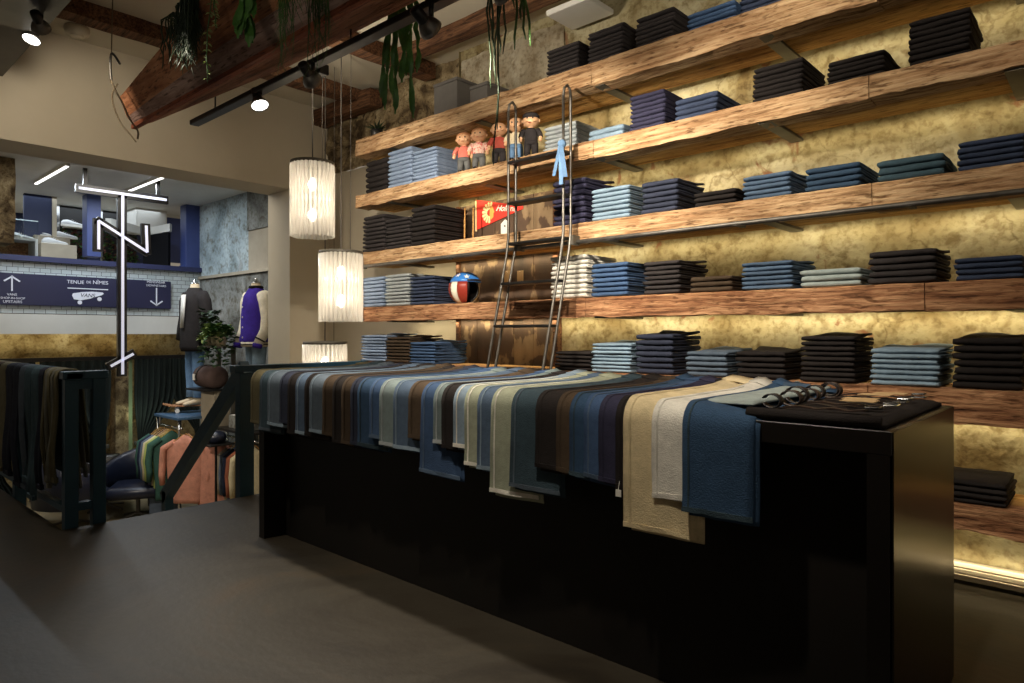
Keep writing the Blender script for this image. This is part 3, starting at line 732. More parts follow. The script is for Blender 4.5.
# dark folded trousers under the belts
t = flat_trousers('folded_trousers', -.83, -.47, 2.0, 2.79, CT + .001, DEN['black'], 'black folded trousers lying on the right counter end beneath the belts', 8, .022, None, .012)
MB().tube([(-.84, 1.995, CT + .02), (-.6, 1.99, CT + .02), (-.475, 2.0, CT + .019)], .017, 8).build('rolled_edge', DEN['black'], t, True)
BEL = plain('belt_leather', S(44, 30, 24), .5); BEL2 = plain('belt_dark', S(30, 24, 22), .5); TAN = plain('tan_tag', S(176, 146, 104), .7)
for k in range(7):
    y = 2.10 + k * .095; x0 = -.845 + .02 * (k % 2); z = CT + .028; rr = .028 + .004 * (k % 3)
    words = ['nearest the counter front edge', 'second from the front edge', 'third from the front edge', 'in the middle of the row', 'fifth from the front edge', 'second from the back edge', 'at the back of the row'][k]
    b_ = thing('leather_belt', 'dark brown coiled leather belt on the black trousers, ' + words, 'belt', (x0, y, z), 'belts laid out on the counter end')
    loop = [(x0 + rr + .012 - rr * math.cos(a), y, z + rr * .75 + rr * .75 * math.sin(a)) for a in [-.4 - math.pi * 1.75 * j / 14 for j in range(15)]]
    wob = random.uniform(-.02, .02)
    tail = [(x0 + rr + .05 + j * .045, y + wob * j * .4, z + .004 + .006 * (j % 2)) for j in range(6)]
    MB().ribbon(loop, (0, .016, 0), .004).build('coil', BEL if k % 2 else BEL2, b_, True)
    MB().ribbon(tail, (0, .016, 0), .004).build('strap', BEL2 if k % 2 else BEL, b_)
    e = tail[-1]
    MB().tube([(e[0], e[1] - .02, e[2] + .008), (e[0] + .035, e[1] - .02, e[2] + .010), (e[0] + .035, e[1] + .02, e[2] + .010), (e[0], e[1] + .02, e[2] + .008), (e[0], e[1] - .02, e[2] + .008)], .003, 6).build('buckle', M['chrome'] if k in (1, 4) else M['steel_dark'], b_)
    if k in (1, 2, 4, 5):
        MB().add([(e[0] - .12, e[1] - .02, e[2] + .014), (e[0] - .02, e[1] - .03, e[2] + .016), (e[0] - .015, e[1] + .01, e[2] + .018), (e[0] - .115, e[1] + .02, e[2] + .016),
                  (e[0] - .12, e[1] - .02, e[2] + .016), (e[0] - .02, e[1] - .03, e[2] + .018), (e[0] - .015, e[1] + .01, e[2] + .020), (e[0] - .115, e[1] + .02, e[2] + .018)],
                 [(3, 2, 1, 0), (4, 5, 6, 7), (0, 1, 5, 4), (1, 2, 6, 5), (2, 3, 7, 6), (3, 0, 4, 7)]).build('tag', TAN, b_)

# ------------------------------------------------------------------ things on the wall shelves
# grey boxes on the topmost shelf
for (px0, px1, yt, words) in ((434, 457, 85, 'grey storage box on the topmost shelf near the hanging cactus'), (470, 487, 87, 'darker small grey box right of the storage box on the topmost shelf')):
    a = onY(px0, yt, YF + .05); x1 = onY(px1, yt, YF + .05).x
    bx = thing('storage_box', words, 'box', ((a.x + x1) / 2, YF + .05, SHELF_TOP[0]))
    MB().box(a.x, x1, YF + .05, YF + .35, SHELF_TOP[0] + .001, a.z - .025, .004).build('body', M['cardbox'], bx)
    MB().box(a.x - .004, x1 + .004, YF + .046, YF + .354, a.z - .025, a.z, .003).build('lid', M['cardbox'], bx)
# potted plant on the left end of the topmost shelf
pp = thing('potted_cactus', 'small trailing plant in a dark pot on the left end of the topmost shelf', 'plant', (-4.86, YF + .12, 2.93))
MB().lathe([(.035, 0), (.05, .01), (.06, .08), (.052, .085)], (-4.86, YF + .12, 2.931), 14).build('pot', M['steel_dark'], pp, True)
mb = MB()
for k in range(26):
    a = random.uniform(0, 6.28); d = Vector((math.cos(a), math.sin(a), random.uniform(.1, 1.2))); mb.leaf((-4.86 + d.x * .02, YF + .12 + d.y * .02, 3.01), d, random.uniform(.07, .13), .022)
mb.build('foliage', M['leaf_dark'], pp)

# dolls
DOLL = [(464, 'pink', 'greyt', 'toddler doll in pink shirt and grey trousers, first beside the folded jeans'),
        (479, 'check', 'greyt', 'toddler doll in pink checked shirt and dark trousers, second beside the folded jeans'),
        (499, 'redv', 'coal', 'bald doll with red collar and dark trousers in the middle of the row'),
        (516, 'creamv', 'blue', 'bald doll in cream top and bright blue trousers behind the ladder'),
        (531, 'coal', 'coal', 'doll in dark overalls and dark cap, nearest the light grey jeans')]
CL = {'pink': cloth('pink', (214, 120, 104)), 'check': noisy('pink_check', [(.4, S(214, 110, 100)), (.5, S(232, 196, 178))], scale=(70, 70, 70), detail=1, rough=.9),
      'redv': cloth('red', (180, 84, 70)), 'creamv': cloth('cream', (216, 200, 168)), 'coal': DEN['coal'], 'greyt': cloth('greytrouser', (96, 96, 94)), 'blue': DEN['sky']}
for px, top, leg, words in DOLL:
    c = onY(px, 150, YF + .06); X, Y, Z = c.x, YF + .06, SHELF_TOP[1] + .001
    d = thing('toy_doll', words, 'doll', (X, Y, Z), 'row of old dolls on the shelf')
    K = 1.12; DX = Matrix.Translation((X, Y, Z)) @ Matrix.Rotation(R(32), 4, 'Z') @ Matrix.Diagonal((1.28, 1.2, 1.0, 1)) @ Matrix.Translation((-X, -Y, -Z))
    mb = MB().ball((X, Y, Z + .225 * K), .041 * K, .040 * K, .045 * K, 14, 10)
    mb.ball((X, Y - .036 * K, Z + .222 * K), .006, .006, .006, 6, 4).ball((X - .02 * K, Y - .034 * K, Z + .212 * K), .010, .008, .009, 8, 5).ball((X + .02 * K, Y - .034 * K, Z + .212 * K), .010, .008, .009, 8, 5)
    mb.ball((X - .041 * K, Y, Z + .222 * K), .006, .008, .011, 6, 5).ball((X + .041 * K, Y, Z + .222 * K), .006, .008, .011, 6, 5)
    mb.loft([((X, Y, Z + .172 * K), .016, .016), ((X, Y, Z + .19 * K), .015, .015)], 10)
    for sx in (-1, 1):
        mb.tube([(X + sx * .036, Y, Z + .165 * K), (X + sx * .052, Y - .008, Z + .135 * K), (X + sx * .054, Y - .022, Z + .105 * K)], [.013, .011, .009], 8)
        mb.ball((X + sx * .054, Y - .026, Z + .098 * K), .010, .010, .012, 8, 6)
        mb.tube([(X + sx * .018, Y, Z + .10), (X + sx * .02, Y, Z + .012)], [.018, .014], 8)
    bd = mb.xf(DX).build('body', M['skin'], d, True)
    mb = MB().loft([((X, Y, Z + .088 * K), .036, .027), ((X, Y, Z + .13 * K), .037, .028), ((X, Y, Z + .165 * K), .036, .022), ((X, Y, Z + .178 * K), .018, .016)], 14)
    for sx in (-1, 1): mb.tube([(X + sx * .033, Y, Z + .168 * K), (X + sx * .05, Y - .006, Z + .14 * K), (X + sx * .054, Y - .018, Z + .118 * K)], [.017, .015, .014], 8)
    mb.xf(DX).build('shirt', CL[top], d, True)
    mb = MB().loft([((X, Y, Z + .075 * K), .036, .027), ((X, Y, Z + .10 * K), .037, .028)], 14)
    for sx in (-1, 1): mb.tube([(X + sx * .018, Y, Z + .085 * K), (X + sx * .021, Y, Z + .05), (X + sx * .022, Y, Z + .018)], [.022, .019, .018], 8)
    mb.xf(DX).build('trousers', CL[leg], d, True)
    mb = MB()
    for sx in (-1, 1): mb.ball((X + sx * .022, Y - .01, Z + .010), .014, .022, .010, 8, 6)
    mb.xf(DX).build('shoes', M['leather_bk'], d, True)
    mb = MB()
    for sx in (-1, 1): mb.ball((X + sx * .015, Y - .037 * K, Z + .230 * K), .005, .004, .006, 8, 5)
    mb.xf(DX).build('eyes', M['leather_bk'], bd, True)
    MB().ball((X, Y - .0385 * K, Z + .202 * K), .009, .004, .0025, 8, 4).xf(DX).build('mouth', CL['redv'], bd, True)
    if px == 531: MB().lathe([(.047, 0), (.047, .02), (.036, .035), (.004, .04)], (X, Y, Z + .235 * K), 14).xf(DX).build('cap', DEN['coal'], d, True)
    elif px < 480: MB().ball((X, Y + .007, Z + .238 * K), .043 * K, .042 * K, .038 * K, 12, 8).xf(DX).build('hair', plain('doll_hair', S(190, 130, 88), .6), d, True)

# helmet: open face, blue crown with star, red and white stripes
hc = onY(463, 285, YF + .17); HX, HY, HZ = hc.x + .05, YF + .15, SHELF_TOP[3]
hel = thing('motorcycle_helmet', 'open face helmet with blue starred crown and red and white stripes', 'helmet', (HX, HY, HZ))
def helm_pt(a, b_, r=1.0):
    # a: azimuth (0 = open front), b_: elevation ; front looks toward +x,-y
    f = math.radians(18)
    x = .138 * r * math.cos(b_) * math.cos(a); y = .118 * r * math.cos(b_) * math.sin(a); z = .128 * r * math.sin(b_)
    return Vector((HX + x * math.cos(f) - y * math.sin(f), HY + x * math.sin(f) + y * math.cos(f), HZ + .120 + z))
def helm_patch(a0, a1, b0, b1, r0, r1, n=10, m_=8):
    mb = MB(); g = [[helm_pt(R(a0 + (a1 - a0) * i / n), R(b0 + (b1 - b0) * j / m_), r1) for j in range(m_ + 1)] for i in range(n + 1)]
    g2 = [[helm_pt(R(a0 + (a1 - a0) * i / n), R(b0 + (b1 - b0) * j / m_), r0) for j in range(m_ + 1)] for i in range(n + 1)]
    idx = lambda i, j: i * (m_ + 1) + j; N = (n + 1) * (m_ + 1)
    mb.v = [p for row in g for p in row] + [p for row in g2 for p in row]
    for i in range(n):
        for j in range(m_):
            mb.f.append((idx(i, j), idx(i + 1, j), idx(i + 1, j + 1), idx(i, j + 1))); mb.f.append((N + idx(i, j), N + idx(i, j + 1), N + idx(i + 1, j + 1), N + idx(i + 1, j)))
        for j in (0, m_): mb.f.append((idx(i, j), N + idx(i, j), N + idx(i + 1, j), idx(i + 1, j)))
    for j in range(m_):
        for i in (0, n): mb.f.append((idx(i, j), idx(i, j + 1), N + idx(i, j + 1), N + idx(i, j)))
    return mb
HB = plain('helmet_blue', S(50, 108, 176), .22); HW = plain('helmet_white', S(226, 218, 200), .25); HR = plain('helmet_red', S(140, 50, 38), .3)
crown = helm_patch(0, 360, 22, 89, .90, 1.0, 28, 8).build('crown', HB, hel, True, 'glossy metallic blue crown')
edges = [60, 95, 125, 150, 178, 205, 235, 265, 300]
for q, (a0, a1) in enumerate(zip(edges[:-1], edges[1:])):
    helm_patch(a0, a1, -68, 22, .90, 1.0, 5, 8).build('stripe', HR if q % 2 else HW, hel, True, 'red stripe' if q % 2 else 'white stripe')
helm_patch(52, 308, -70, 30, .80, .895, 22, 8).build('lining', M['leather_bk'], hel, True)
helm_patch(-60, 60, 24, 30, 1.0, 1.05, 14, 2).build('visor_rim', M['leather_bk'], hel, True)
def star(a, b_, s):
    c = helm_pt(R(a), R(b_), 1.01); n = (c - Vector((HX, HY, HZ + .120))).normalized(); u = n.cross(Vector((0, 0, 1))).normalized(); v = u.cross(n)
    pts = [c + (u * math.sin(k * math.pi / 5) + v * math.cos(k * math.pi / 5)) * (s if k % 2 == 0 else s * .42) for k in range(10)]
    mb = MB(); mb.v = pts + [c + n * .003]; mb.f = [(k, (k + 1) % 10, 10) for k in range(10)]; return mb
for a, b_ in ((255, 50), (205, 45), (300, 42)): star(a, b_, .026).build('star', HW, crown, label='white star')

# pennant with feathered head emblem and script lettering
PY = YW - .042
a = onY(476, 200, PY); b_ = onY(476.5, 230, PY); c_ = onY(523, 207, PY)
pn = thing('felt_pennant', 'red felt pennant with cream feathered head emblem on the timber panel', 'pennant', a)
MB().prism([a, b_, (c_.x, PY, c_.z - .012), (c_.x, PY, c_.z + .01)], (0, .004, 0)).build('felt', plain('red_felt', S(206, 48, 34), .85), pn)
MB().box(a.x - .008, a.x + .008, PY - .003, PY + .006, b_.z - .01, a.z + .01).build('binding', plain('cream_felt', S(214, 190, 140), .85), pn)
ctr = onY(488, 213, PY)
mb = MB()
for k in range(9):
    an = R(75 + k * 24); r0, r1 = .028, .088
    u = Vector((math.cos(an), 0, math.sin(an))); s_ = Vector((-u.z, 0, u.x)); c0 = Vector((ctr.x + .02, PY - .002, ctr.z))
    mb.add([c0 + u * r0 - s_ * .006, c0 + u * r1 * .9 - s_ * .012, c0 + u * r1, c0 + u * r1 * .9 + s_ * .012, c0 + u * r0 + s_ * .006], [(0, 1, 2, 3, 4)])
mb.build('emblem', plain('cream_print', S(226, 206, 150), .8), pn)
mb = MB().add([(ctr.x + .035 + q[0], PY - .003, ctr.z + q[1]) for q in ((-.01, .05), (.02, .048), (.03, .02), (.042, .0), (.03, -.01), (.03, -.04), (.0, -.06), (-.015, -.02))], [tuple(range(8))])
mb.build('emblem_face', plain('ochre_print', S(214, 150, 70), .8), pn)
def text_obj(name, txt, size, loc, rot, mat, parent, align='CENTER', shear=0, ext=.001):
    cu = bpy.data.curves.new('text', 'FONT'); cu.body = txt; cu.size = size; cu.align_x = align; cu.align_y = 'CENTER'; cu.extrude = ext; cu.shear = shear
    tmp = bpy.data.objects.new('tmp', cu); COL.objects.link(tmp)
    bpy.context.view_layer.update()
    me = bpy.data.meshes.new_from_object(tmp.evaluated_get(bpy.context.evaluated_depsgraph_get()))
    bpy.data.objects.remove(tmp); me.name = name; me.materials.clear(); me.materials.append(mat)
    o = bpy.data.objects.new(name, me); COL.objects.link(o); o.location = Vector(loc) - WORLD[parent.name]; o.rotation_euler = rot; o.parent = parent
    return o
lp = onY(506, 208.5, PY - .003)
text_obj('lettering', 'Holland', .07, (lp.x, PY - .003, lp.z), (R(90), R(8), 0), plain('white_print', S(236, 226, 210), .8), pn, shear=.4)
# white paper house shape with a keyhole, pinned below the pennant
hp = onY(505, 226, PY)
ph = thing('paper_shape', 'small white house shaped card with a dark hole under the pennant', 'card', (hp.x, PY, hp.z - .04))
MB().prism([(hp.x - .045, PY, 1.935), (hp.x + .045, PY, 1.935), (hp.x + .045, PY, hp.z + .02), (hp.x, PY, hp.z + .055), (hp.x - .045, PY, hp.z + .02)], (0, .006, 0)).build('card', M['white'], ph)
MB().lathe([(.007, 0), (.007, .003)], (hp.x, PY - .002, hp.z), 10, Vector((0, -1, 0))).build('hole', M['leather_bk'], ph)
for px in (464.5, 473):
    q0 = onY(px, 236, 3.80); q1 = onY(px, 208, 3.80)
    st = thing('wooden_stick', 'thin pale wooden stick standing %s the red pennant' % ('furthest from' if px < 470 else 'right beside'), 'stick', (q0.x, 3.80, SHELF_TOP[2]))
    MB().tube([(q0.x, 3.80, SHELF_TOP[2] + .001), (q0.x + .004, 3.80, q1.z)], .007, 8).build('shaft', M['plank'], st); MB().box(q0.x - .018, q0.x + .018, 3.785, 3.815, SHELF_TOP[2] + .0005, SHELF_TOP[2] + .012).build('foot', M['plank'], st)
for px in (507, 520):
    q = onY(px, 277, PY)
    pc = thing('pinned_card', 'faded paper card pinned on dark timber, ' + ('nearer the helmet' if px < 510 else 'nearer the white jeans'), 'card', (q.x, PY, q.z - .05))
    MB().box(q.x - .03, q.x + .03, PY, PY + .006, q.z - .05, q.z + .05).build('paper', TAN, pc); MB().ball((q.x, PY - .002, q.z + .04), .005).build('pin', M['chrome'], pc)
# white ceiling panel
cp = thing('ceiling_panel', 'white square panel fixed under the ceiling above the black stacks', 'ceiling panel', (-2.78, 3.8, 3.43))
MB().box(-2.96, -2.60, 3.62, 3.92, 3.43, 3.47, .006).build('panel', M['white'], cp); MB().box(-2.8, -2.74, 3.74, 3.8, 3.47, CZ).build('mount', M['white'], cp)

# ------------------------------------------------------------------ hanging wooden hull planter, track and spotlights
hx0, hx1, n = -5.42, -1.2, 40
hull = thing('boat_planter', 'long hanging wooden boat hull planter overflowing with trailing plants', 'planter', (-3.3, 1.81, 2.75))
def hull_sec(x):
    g = min(1, (x - hx0) / 1.7); s_ = .42 + .58 * g; h = .62 + .38 * g; up = .01 * (1 - g)
    K = Vector((x, 1.81, 2.75 + up))
    nc = Vector((x, 1.81 - .11 * s_, 2.75 + up + .09 * h)); nr = Vector((x, 1.81 - .23 * s_, 2.75 + up + .30 * h))
    fc = Vector((x, 1.81 + .30 * s_, 2.75 + up + .09 * h)); fr = Vector((x, 1.81 + .44 * s_, 2.75 + up + .26 * h))
    return K, nc, nr, fc, fr
XS = [hx0 + (hx1 - hx0) * k / n for k in range(n + 1)]
def plank_strip(i, j, th=.018):
    mb = MB(); rs = []
    for x in XS:
        s_ = hull_sec(x); a, b2 = s_[i], s_[j]; d = (b2 - a).normalized(); nn = Vector((0, -d.z, d.y)); nn = nn if nn.z > 0 else -nn
        rs.append([a, b2, b2 + nn * th, a + nn * th])
    mb.rings(rs); return mb
plank_strip(0, 1).build('lower_plank', M['hull_grey'], hull); plank_strip(1, 2).build('side_plank', M['hull_orange'], hull)
plank_strip(0, 3).build('lower_plank', M['hull_brown'], hull); plank_strip(3, 4).build('side_plank', M['hull_brown'], hull)
MB().rings([[hull_sec(x)[0] + Vector(q) for q in ((0, -.018, -.022), (0, .018, -.022), (0, .018, .008), (0, -.018, .008))] for x in XS]).build('keel', M['rib'], hull)
for xe in (hx0, hx1 - .02):
    s_ = hull_sec(xe); MB().prism([s_[2], s_[1], s_[0], s_[3], s_[4]], (.02, 0, 0)).build('end_board', M['hull_orange'], hull)
MB().rings([[hull_sec(x)[1] + Vector((0, .02, .06)), hull_sec(x)[3] + Vector((0, -.02, .06)), hull_sec(x)[3] + Vector((0, -.02, .02)), hull_sec(x)[1] + Vector((0, .02, .02))] for x in XS[1:-1]]).build('soil', plain('soil', S(40, 30, 22), .95), hull)
for x in (-5.3, -3.3, -1.6):
    for y in (1.62, 2.2): MB().tube([(x, y, 3.0), (x + .01, y + .01, CZ)], .004, 6).build('hanging_cord', M['rope'], hull)
MB().tube(soft([(-5.35, 1.68, 3.02), (-5.44, 1.66, 2.95), (-5.45, 1.72, 2.78), (-5.42, 1.78, 2.70), (-5.40, 1.82, 2.64)]), .006, 6).build('end_rope', M['rope'], hull, True)
MB().tube(soft([(-5.05, 1.60, 3.06), (-5.1, 1.58, 3.13), (-5.16, 1.58, 3.16), (-5.2, 1.585, 3.1), (-5.19, 1.59, 2.98)]), .008, 8).build('hook', M['steel'], hull, True)
MB().tube(soft([(-5.19, 1.59, 2.98), (-5.14, 1.6, 2.9), (-5.08, 1.63, 2.8), (-5.1, 1.68, 2.7), (-5.05, 1.72, 2.63), (-5.08, 1.72, 2.58)]), .006, 6).build('end_rope', M['rope'], hull, True)

def strand_plant(name, label, x, y, z0, z1s, spread, mat, rad, kind, cnt, seed):
    rnd = random.Random(seed); t = thing(name, label, 'plant', (x, y, z0), 'plants hanging from the boat planter')
    yc = 1.80 if y < 1.8 else 1.95
    mb = MB(); lf = MB()
    for k in range(cnt):
        xx = x + rnd.uniform(-spread, spread); zz = z0 + (z1s - z0) * rnd.uniform(.45, 1) if k else z1s
        yo = y + rnd.uniform(-.03, .03) + (-.02 if y < 1.8 else .02)
        top = 3.09 if y < 1.8 else 3.05
        path = [(xx + rnd.uniform(-.02, .02), yc, 2.9), (xx, (y + yc) / 2, top - .03), (xx, y, top)]
        m_ = 9; px_, py_ = xx, yo
        for q in range(1, m_ + 1):
            px_ += rnd.uniform(-.012, .012); py_ += rnd.uniform(-.008, .008); path.append((px_, py_, top + (zz - top) * q / m_))
        if kind == 'flat':
            mb2 = [Vector(p) for p in path[2:]]
            L = mb2; rs = []; an = rnd.uniform(-.7, .7); ax = Vector((.741 * math.cos(an), .671 * math.cos(an) , .3 * math.sin(an))); nx = Vector((.671, -.741, 0)) * .0025
            fan = rnd.uniform(-1, 1) * .05
            for q in range(len(L) * 3 - 2):
                f_ = q / 3.0; i_ = min(int(f_), len(L) - 2); p_ = L[i_].lerp(L[i_ + 1], f_ - i_) + Vector((.741, .671, 0)) * fan * (f_ / len(L))
                w_ = rad * (.35 + .75 * abs(math.sin(f_ * math.pi / 3.2 + .4)) + (.12 if q % 2 else 0))
                if q > len(L) * 3 - 5: w_ *= .5
                rs.append([p_ - ax * w_, p_ - nx, p_ + ax * w_, p_ + nx])
            mb.rings(rs)
            mb.tube(path[:3], .006, 5)
        else:
            mb.tube(path, [rad] * (len(path) - 1) + [rad * .4], 5)
            if kind == 'leafy':
                for q in range(3, len(path)):
                    for e in range(4):
                        f = rnd.random(); p = Vector(path[q - 1]).lerp(Vector(path[q]), f); a = rnd.uniform(0, 6.28)
                        lf.leaf(p, (math.cos(a), math.sin(a), -.4), .028, .018)
            if kind == 'fuzz':
                for q in range(4, len(path)):
                    p = Vector(path[q]); a = rnd.uniform(0, 6.28)
                    mb.tube([p, p + Vector((math.cos(a) * .03, math.sin(a) * .03, -.06))], [rad * .8, rad * .3], 4)
    mb.build('stems', mat, t, kind != 'flat')
    if lf.v: lf.build('leaves', M['leaf_light'], t)
def atY(px, Y): return onY(px, 0, Y).x
HG = [ # name, label, px, Y, bottom z px, spread, mat, rad, kind, count
 ('hanging_rhipsalis', 'dense dark mop of thin stems at the left end of the planter', 190, 1.57, 66, .10, 'leaf_dark', .0035, 'fuzz', 60),
 ('hanging_rhipsalis', 'dark trailing stems left of the dense mop, longest reaching below the rim', 168, 1.57, 70, .08, 'leaf_dark', .004, 'thin', 9),
 ('hanging_string_plant', 'string of small pale leaves hanging right of the dense dark mop', 219, 1.57, 84, .012, 'leaf', .003, 'leafy', 2),
 ('hanging_leaf_cactus', 'bright green flat leaved cactus near the middle of the planter', 250, 1.57, 46, .05, 'leaf_bright', .020, 'flat', 12),
 ('hanging_rhipsalis', 'fine pale green threads hanging over the planter keel', 292, 1.57, 62, .06, 'leaf', .0018, 'fuzz', 34),
 ('hanging_rhipsalis', 'fine threads left of the large drooping cactus, reaching the track', 322, 1.57, 70, .06, 'leaf', .0018, 'fuzz', 34),
 ('hanging_leaf_cactus', 'large drooping green leaf cactus hanging in front of the stone wall', 399, 2.29, 122, .10, 'leaf_bright', .016, 'flat', 10),
 ('hanging_string_plant', 'long thin dark trailing vines, longest reaching down to the dolls', 492, 2.29, 88, .045, 'leaf_dark', .005, 'thin', 7),
 ('hanging_string_plant', 'single longest thin vine reaching down to the dolls', 498, 2.31, 165, .006, 'leaf_dark', .004, 'thin', 2),
 ('hanging_string_plant', 'short green vines hanging above the ladder beside the top lamp', 519, 2.29, 47, .035, 'leaf', .006, 'thin', 8),
]
HG[7] = HG[7][:1] + ('cluster of medium length dark vines left of the short green vines',) + HG[7][2:]
for k, (nm, lab, px, Y, yb, spread, mt, rad, kind, cnt) in enumerate(HG):
    strand_plant(nm, lab, atY(px, Y), Y, 3.05, onY(px, yb, Y).z, spread, M[mt], rad, kind, cnt, 40 + k)
# track
tk = thing('lighting_track', 'black lighting track running under the boat planter', 'track', (-3.2, 2.05, 2.72))
MB().box(-4.95, -1.1, 2.02, 2.085, 2.72, 2.755, .004).build('rail', M['steel_dark'], tk)
for x in (-4.6, -3.0, -1.4): MB().tube([(x, 2.05, 2.75), (x, 2.05, 2.86)], .006, 6).build('mount', M['steel_dark'], tk)
bt_ = MB().box(-3.5, -3.36, 2.09, 2.15, 2.70, 2.76, .004).build('driver_box', M['steel_dark'], tk)
def spot_fixture(p, target, label, lit, ztop, n_):
    p = Vector(p); d = (Vector(target) - p).normalized(); t = thing('track_spotlight', label, 'spotlight', (p.x, p.y, ztop), 'ceiling spotlights')
    MB().tube([(p.x, p.y, ztop), (p.x, p.y, p.z + .06)], .012, 8).build('stem', M['steel_dark'], t, True)
    MB().lathe([(.02, -.13), (.028, -.125), (.028, -.06), (.03, -.05)], p, 14, d).build('socket', M['steel_dark'], t, True)
    rf = MB().lathe([(.028, -.06), (.05, -.02), (.056, 0), (.052, .0), (.046, -.02), (.02, -.05)], p, 18, d).build('reflector', M['steel'], t, True)
    MB().lathe([(.047, -.012), (.05, -.006), (.03, -.002)], p, 18, d).build('bulb', M['bulbcool'] if lit else M['bulbdim'], rf, True)
SL = ['lit spotlight at the left end of the track under the planter', 'spotlight on the track between the dangling threads and the large cactus', 'spotlight on the track behind the short green vines', 'spotlight at the far right end of the track']
for k, i in enumerate((2, 0, 1, 3)):
    loc, tgt, p_, a_ = SPOTS[i]
    q = Vector(loc) + (Vector(loc) - Vector(tgt)).normalized() * .045
    spot_fixture(q, tgt, SL[k], i in (2, 1), 2.72, k)
SL2 = {5: 'added spotlight under the steel beam aimed at the counter', 6: 'added spotlight under the steel beam nearest the shop front', 7: 'lit spotlight under the steel beam at the upper left', 8: 'added spotlight under the steel beam aimed at the left half of the counter', 9: 'added spotlight under the steel beam aimed at the cream wall'}
for i in (5, 6, 7, 8, 9):
    loc, tgt, p_, a_ = SPOTS[i]
    q = Vector(loc) + (Vector(loc) - Vector(tgt)).normalized() * .045
    spot_fixture(q, tgt, SL2[i], True, 3.2, i)

# smoke detector on the left wall near the steel beam
sd = onX(77, 18, -6.1)
dt = thing('smoke_detector', 'round white detector on the wall top near the steel beam', 'detector', (sd.x, sd.y, CZ))
MB().lathe([(.085, .0), (.09, -.02), (.08, -.06), (.03, -.075)], (-6.1, sd.y, CZ), 18).build('housing', M['cream'], dt, True); MB().lathe([(.05, -.055), (.05, -.08), (.02, -.085)], (-6.1, sd.y, CZ), 14).build('sensor', M['cream'], dt, True)

# ------------------------------------------------------------------ pendants
def pendant(px, ytop, ybot, D, label, P):
    c = onD(px, ytop, D); zb = onD(px, ybot, D).z; t = thing('glass_pendant_lamp', label, 'pendant lamp', (c.x, c.y, zb), 'glass rod pendant lamps')
    r_ = 20 / 672 * D; mb = MB()
    for k in range(30):
        a = 2 * math.pi * k / 30; mb.tube([(c.x + r_ * math.cos(a), c.y + r_ * math.sin(a), zb + random.uniform(0, .006)), (c.x + r_ * math.cos(a), c.y + r_ * math.sin(a), c.z - .01)], .016 * r_ / .17, 7)
    mb.build('glass_rods', M['rod'], t, True)
    MB().lathe([(r_ * 1.07, -.012), (r_ * 1.08, .012), (r_ * .9, .014), (.02, .02), (.02, -.0), (r_ * .9, -.0)], c, 28).build('top_plate', M['steel_dark'] if 0 else M['bracket'], t, True)
    H = c.z - zb
    for f in (.3, .72): MB().ball((c.x, c.y, zb + H * f), .035, .035, .055).build('bulb', M['bulb'], t, True)
    MB().tube([(c.x, c.y, c.z), (c.x + .005, c.y, CZ)], .006, 6).build('cable', M['cable'], t)
    MB().tube([(c.x + .05, c.y + .06, c.z), (c.x + .06, c.y + .06, CZ)], .003, 6).build('cable', M['cable'], t)
    for f in (.3, .72):
        l = point('pendant_light', (c.x, c.y, zb + H * f), P, WARM, .06); adopt(l, t)
pendant(312.5, 164, 237, 5.62, 'highest of the three glass rod pendant lamps beside the shelves', 4.5)
pendant(341, 253, 322, 5.72, 'middle glass rod pendant lamp touching the shelf ends', 4.5)
pendant(325, 343, 412, 6.1, 'lowest glass rod pendant lamp, half hidden behind the railing', 5)

# ------------------------------------------------------------------ railings
rlt = thing('stair_railing', 'dark teal railing frame of the stairwell with jeans draped over it', 'railing', (FX, 1.3, 0))
MB().box(-8.0, FX + .02, 1.24, 1.33, .93, .975, .004).build('top_rail', M['teal'], rlt)
MB().box(FX - .06, FX + .02, 1.22, 1.475, .935, .985, .004).build('cap_rail', M['teal'], rlt)
MB().box(FX - .07, FX, 1.235, 1.31, -.15, .935, .003).build('post', M['teal'], rlt)
MB().box(FX - .07, FX, 1.39, 1.465, -.15, .935, .003).build('post', M['teal'], rlt)
MB().box(FX - .06, FX - .01, 1.31, 1.39, .10, .15).build('cross_bar', M['teal'], rlt)
MB().box(FX - .06, FX - .01, 1.31, 1.39, .87, .935).build('cross_bar', M['teal'], rlt)
MB().box(-8.0, FX - .07, 1.255, 1.30, .08, .12).build('bottom_rail', M['teal'], rlt)
for x in (-6.2, -7.6): MB().box(x - .035, x + .035, 1.235, 1.31, -.15, .935).build('post', M['teal'], rlt)
r2 = thing('stair_railing', 'dark teal railing with sloping handrail between the stairs and counter', 'railing', (FX, 2.4, 0))
MB().box(FX - .08, FX + .0, 2.36, 2.47, -.15, .93, .003).build('post', M['teal'], r2)
MB().box(FX - .085, FX + .005, 2.32, 4.05, .93, .985, .004).build('top_rail', M['teal'], r2)
MB().box(FX - .07, FX - .01, 3.9, 3.97, -.15, .93).build('post', M['teal'], r2)
mb = MB(); a, b2 = Vector((FX - .02, 0, .97)), Vector((-6.45, 0, -.27)); d = (b2 - a).normalized(); nn = Vector((-d.z, 0, d.x)) * .055
mb.prism([a + Vector((0, 2.38, 0)) + nn, a + Vector((0, 2.38, 0)) - nn, b2 + Vector((0, 2.38, 0)) - nn, b2 + Vector((0, 2.38, 0)) + nn], (0, .07, 0)); mb.build('sloping_rail', M['teal'], r2)
MB().box(-6.43, -6.35, 2.38, 2.45, LOW + .2, -.2).build('post', M['teal'], r2)
# stairs
st = MB()
for k in range(6):
    z = -(k + 1) * 1.0 / 6.0; x1 = FX - k * .26; st.box(x1 - .26, x1, 1.24, 2.36, max(LOW, z - .3), z)
struct(st.build('floor_stair_steps', M['floor_low']))

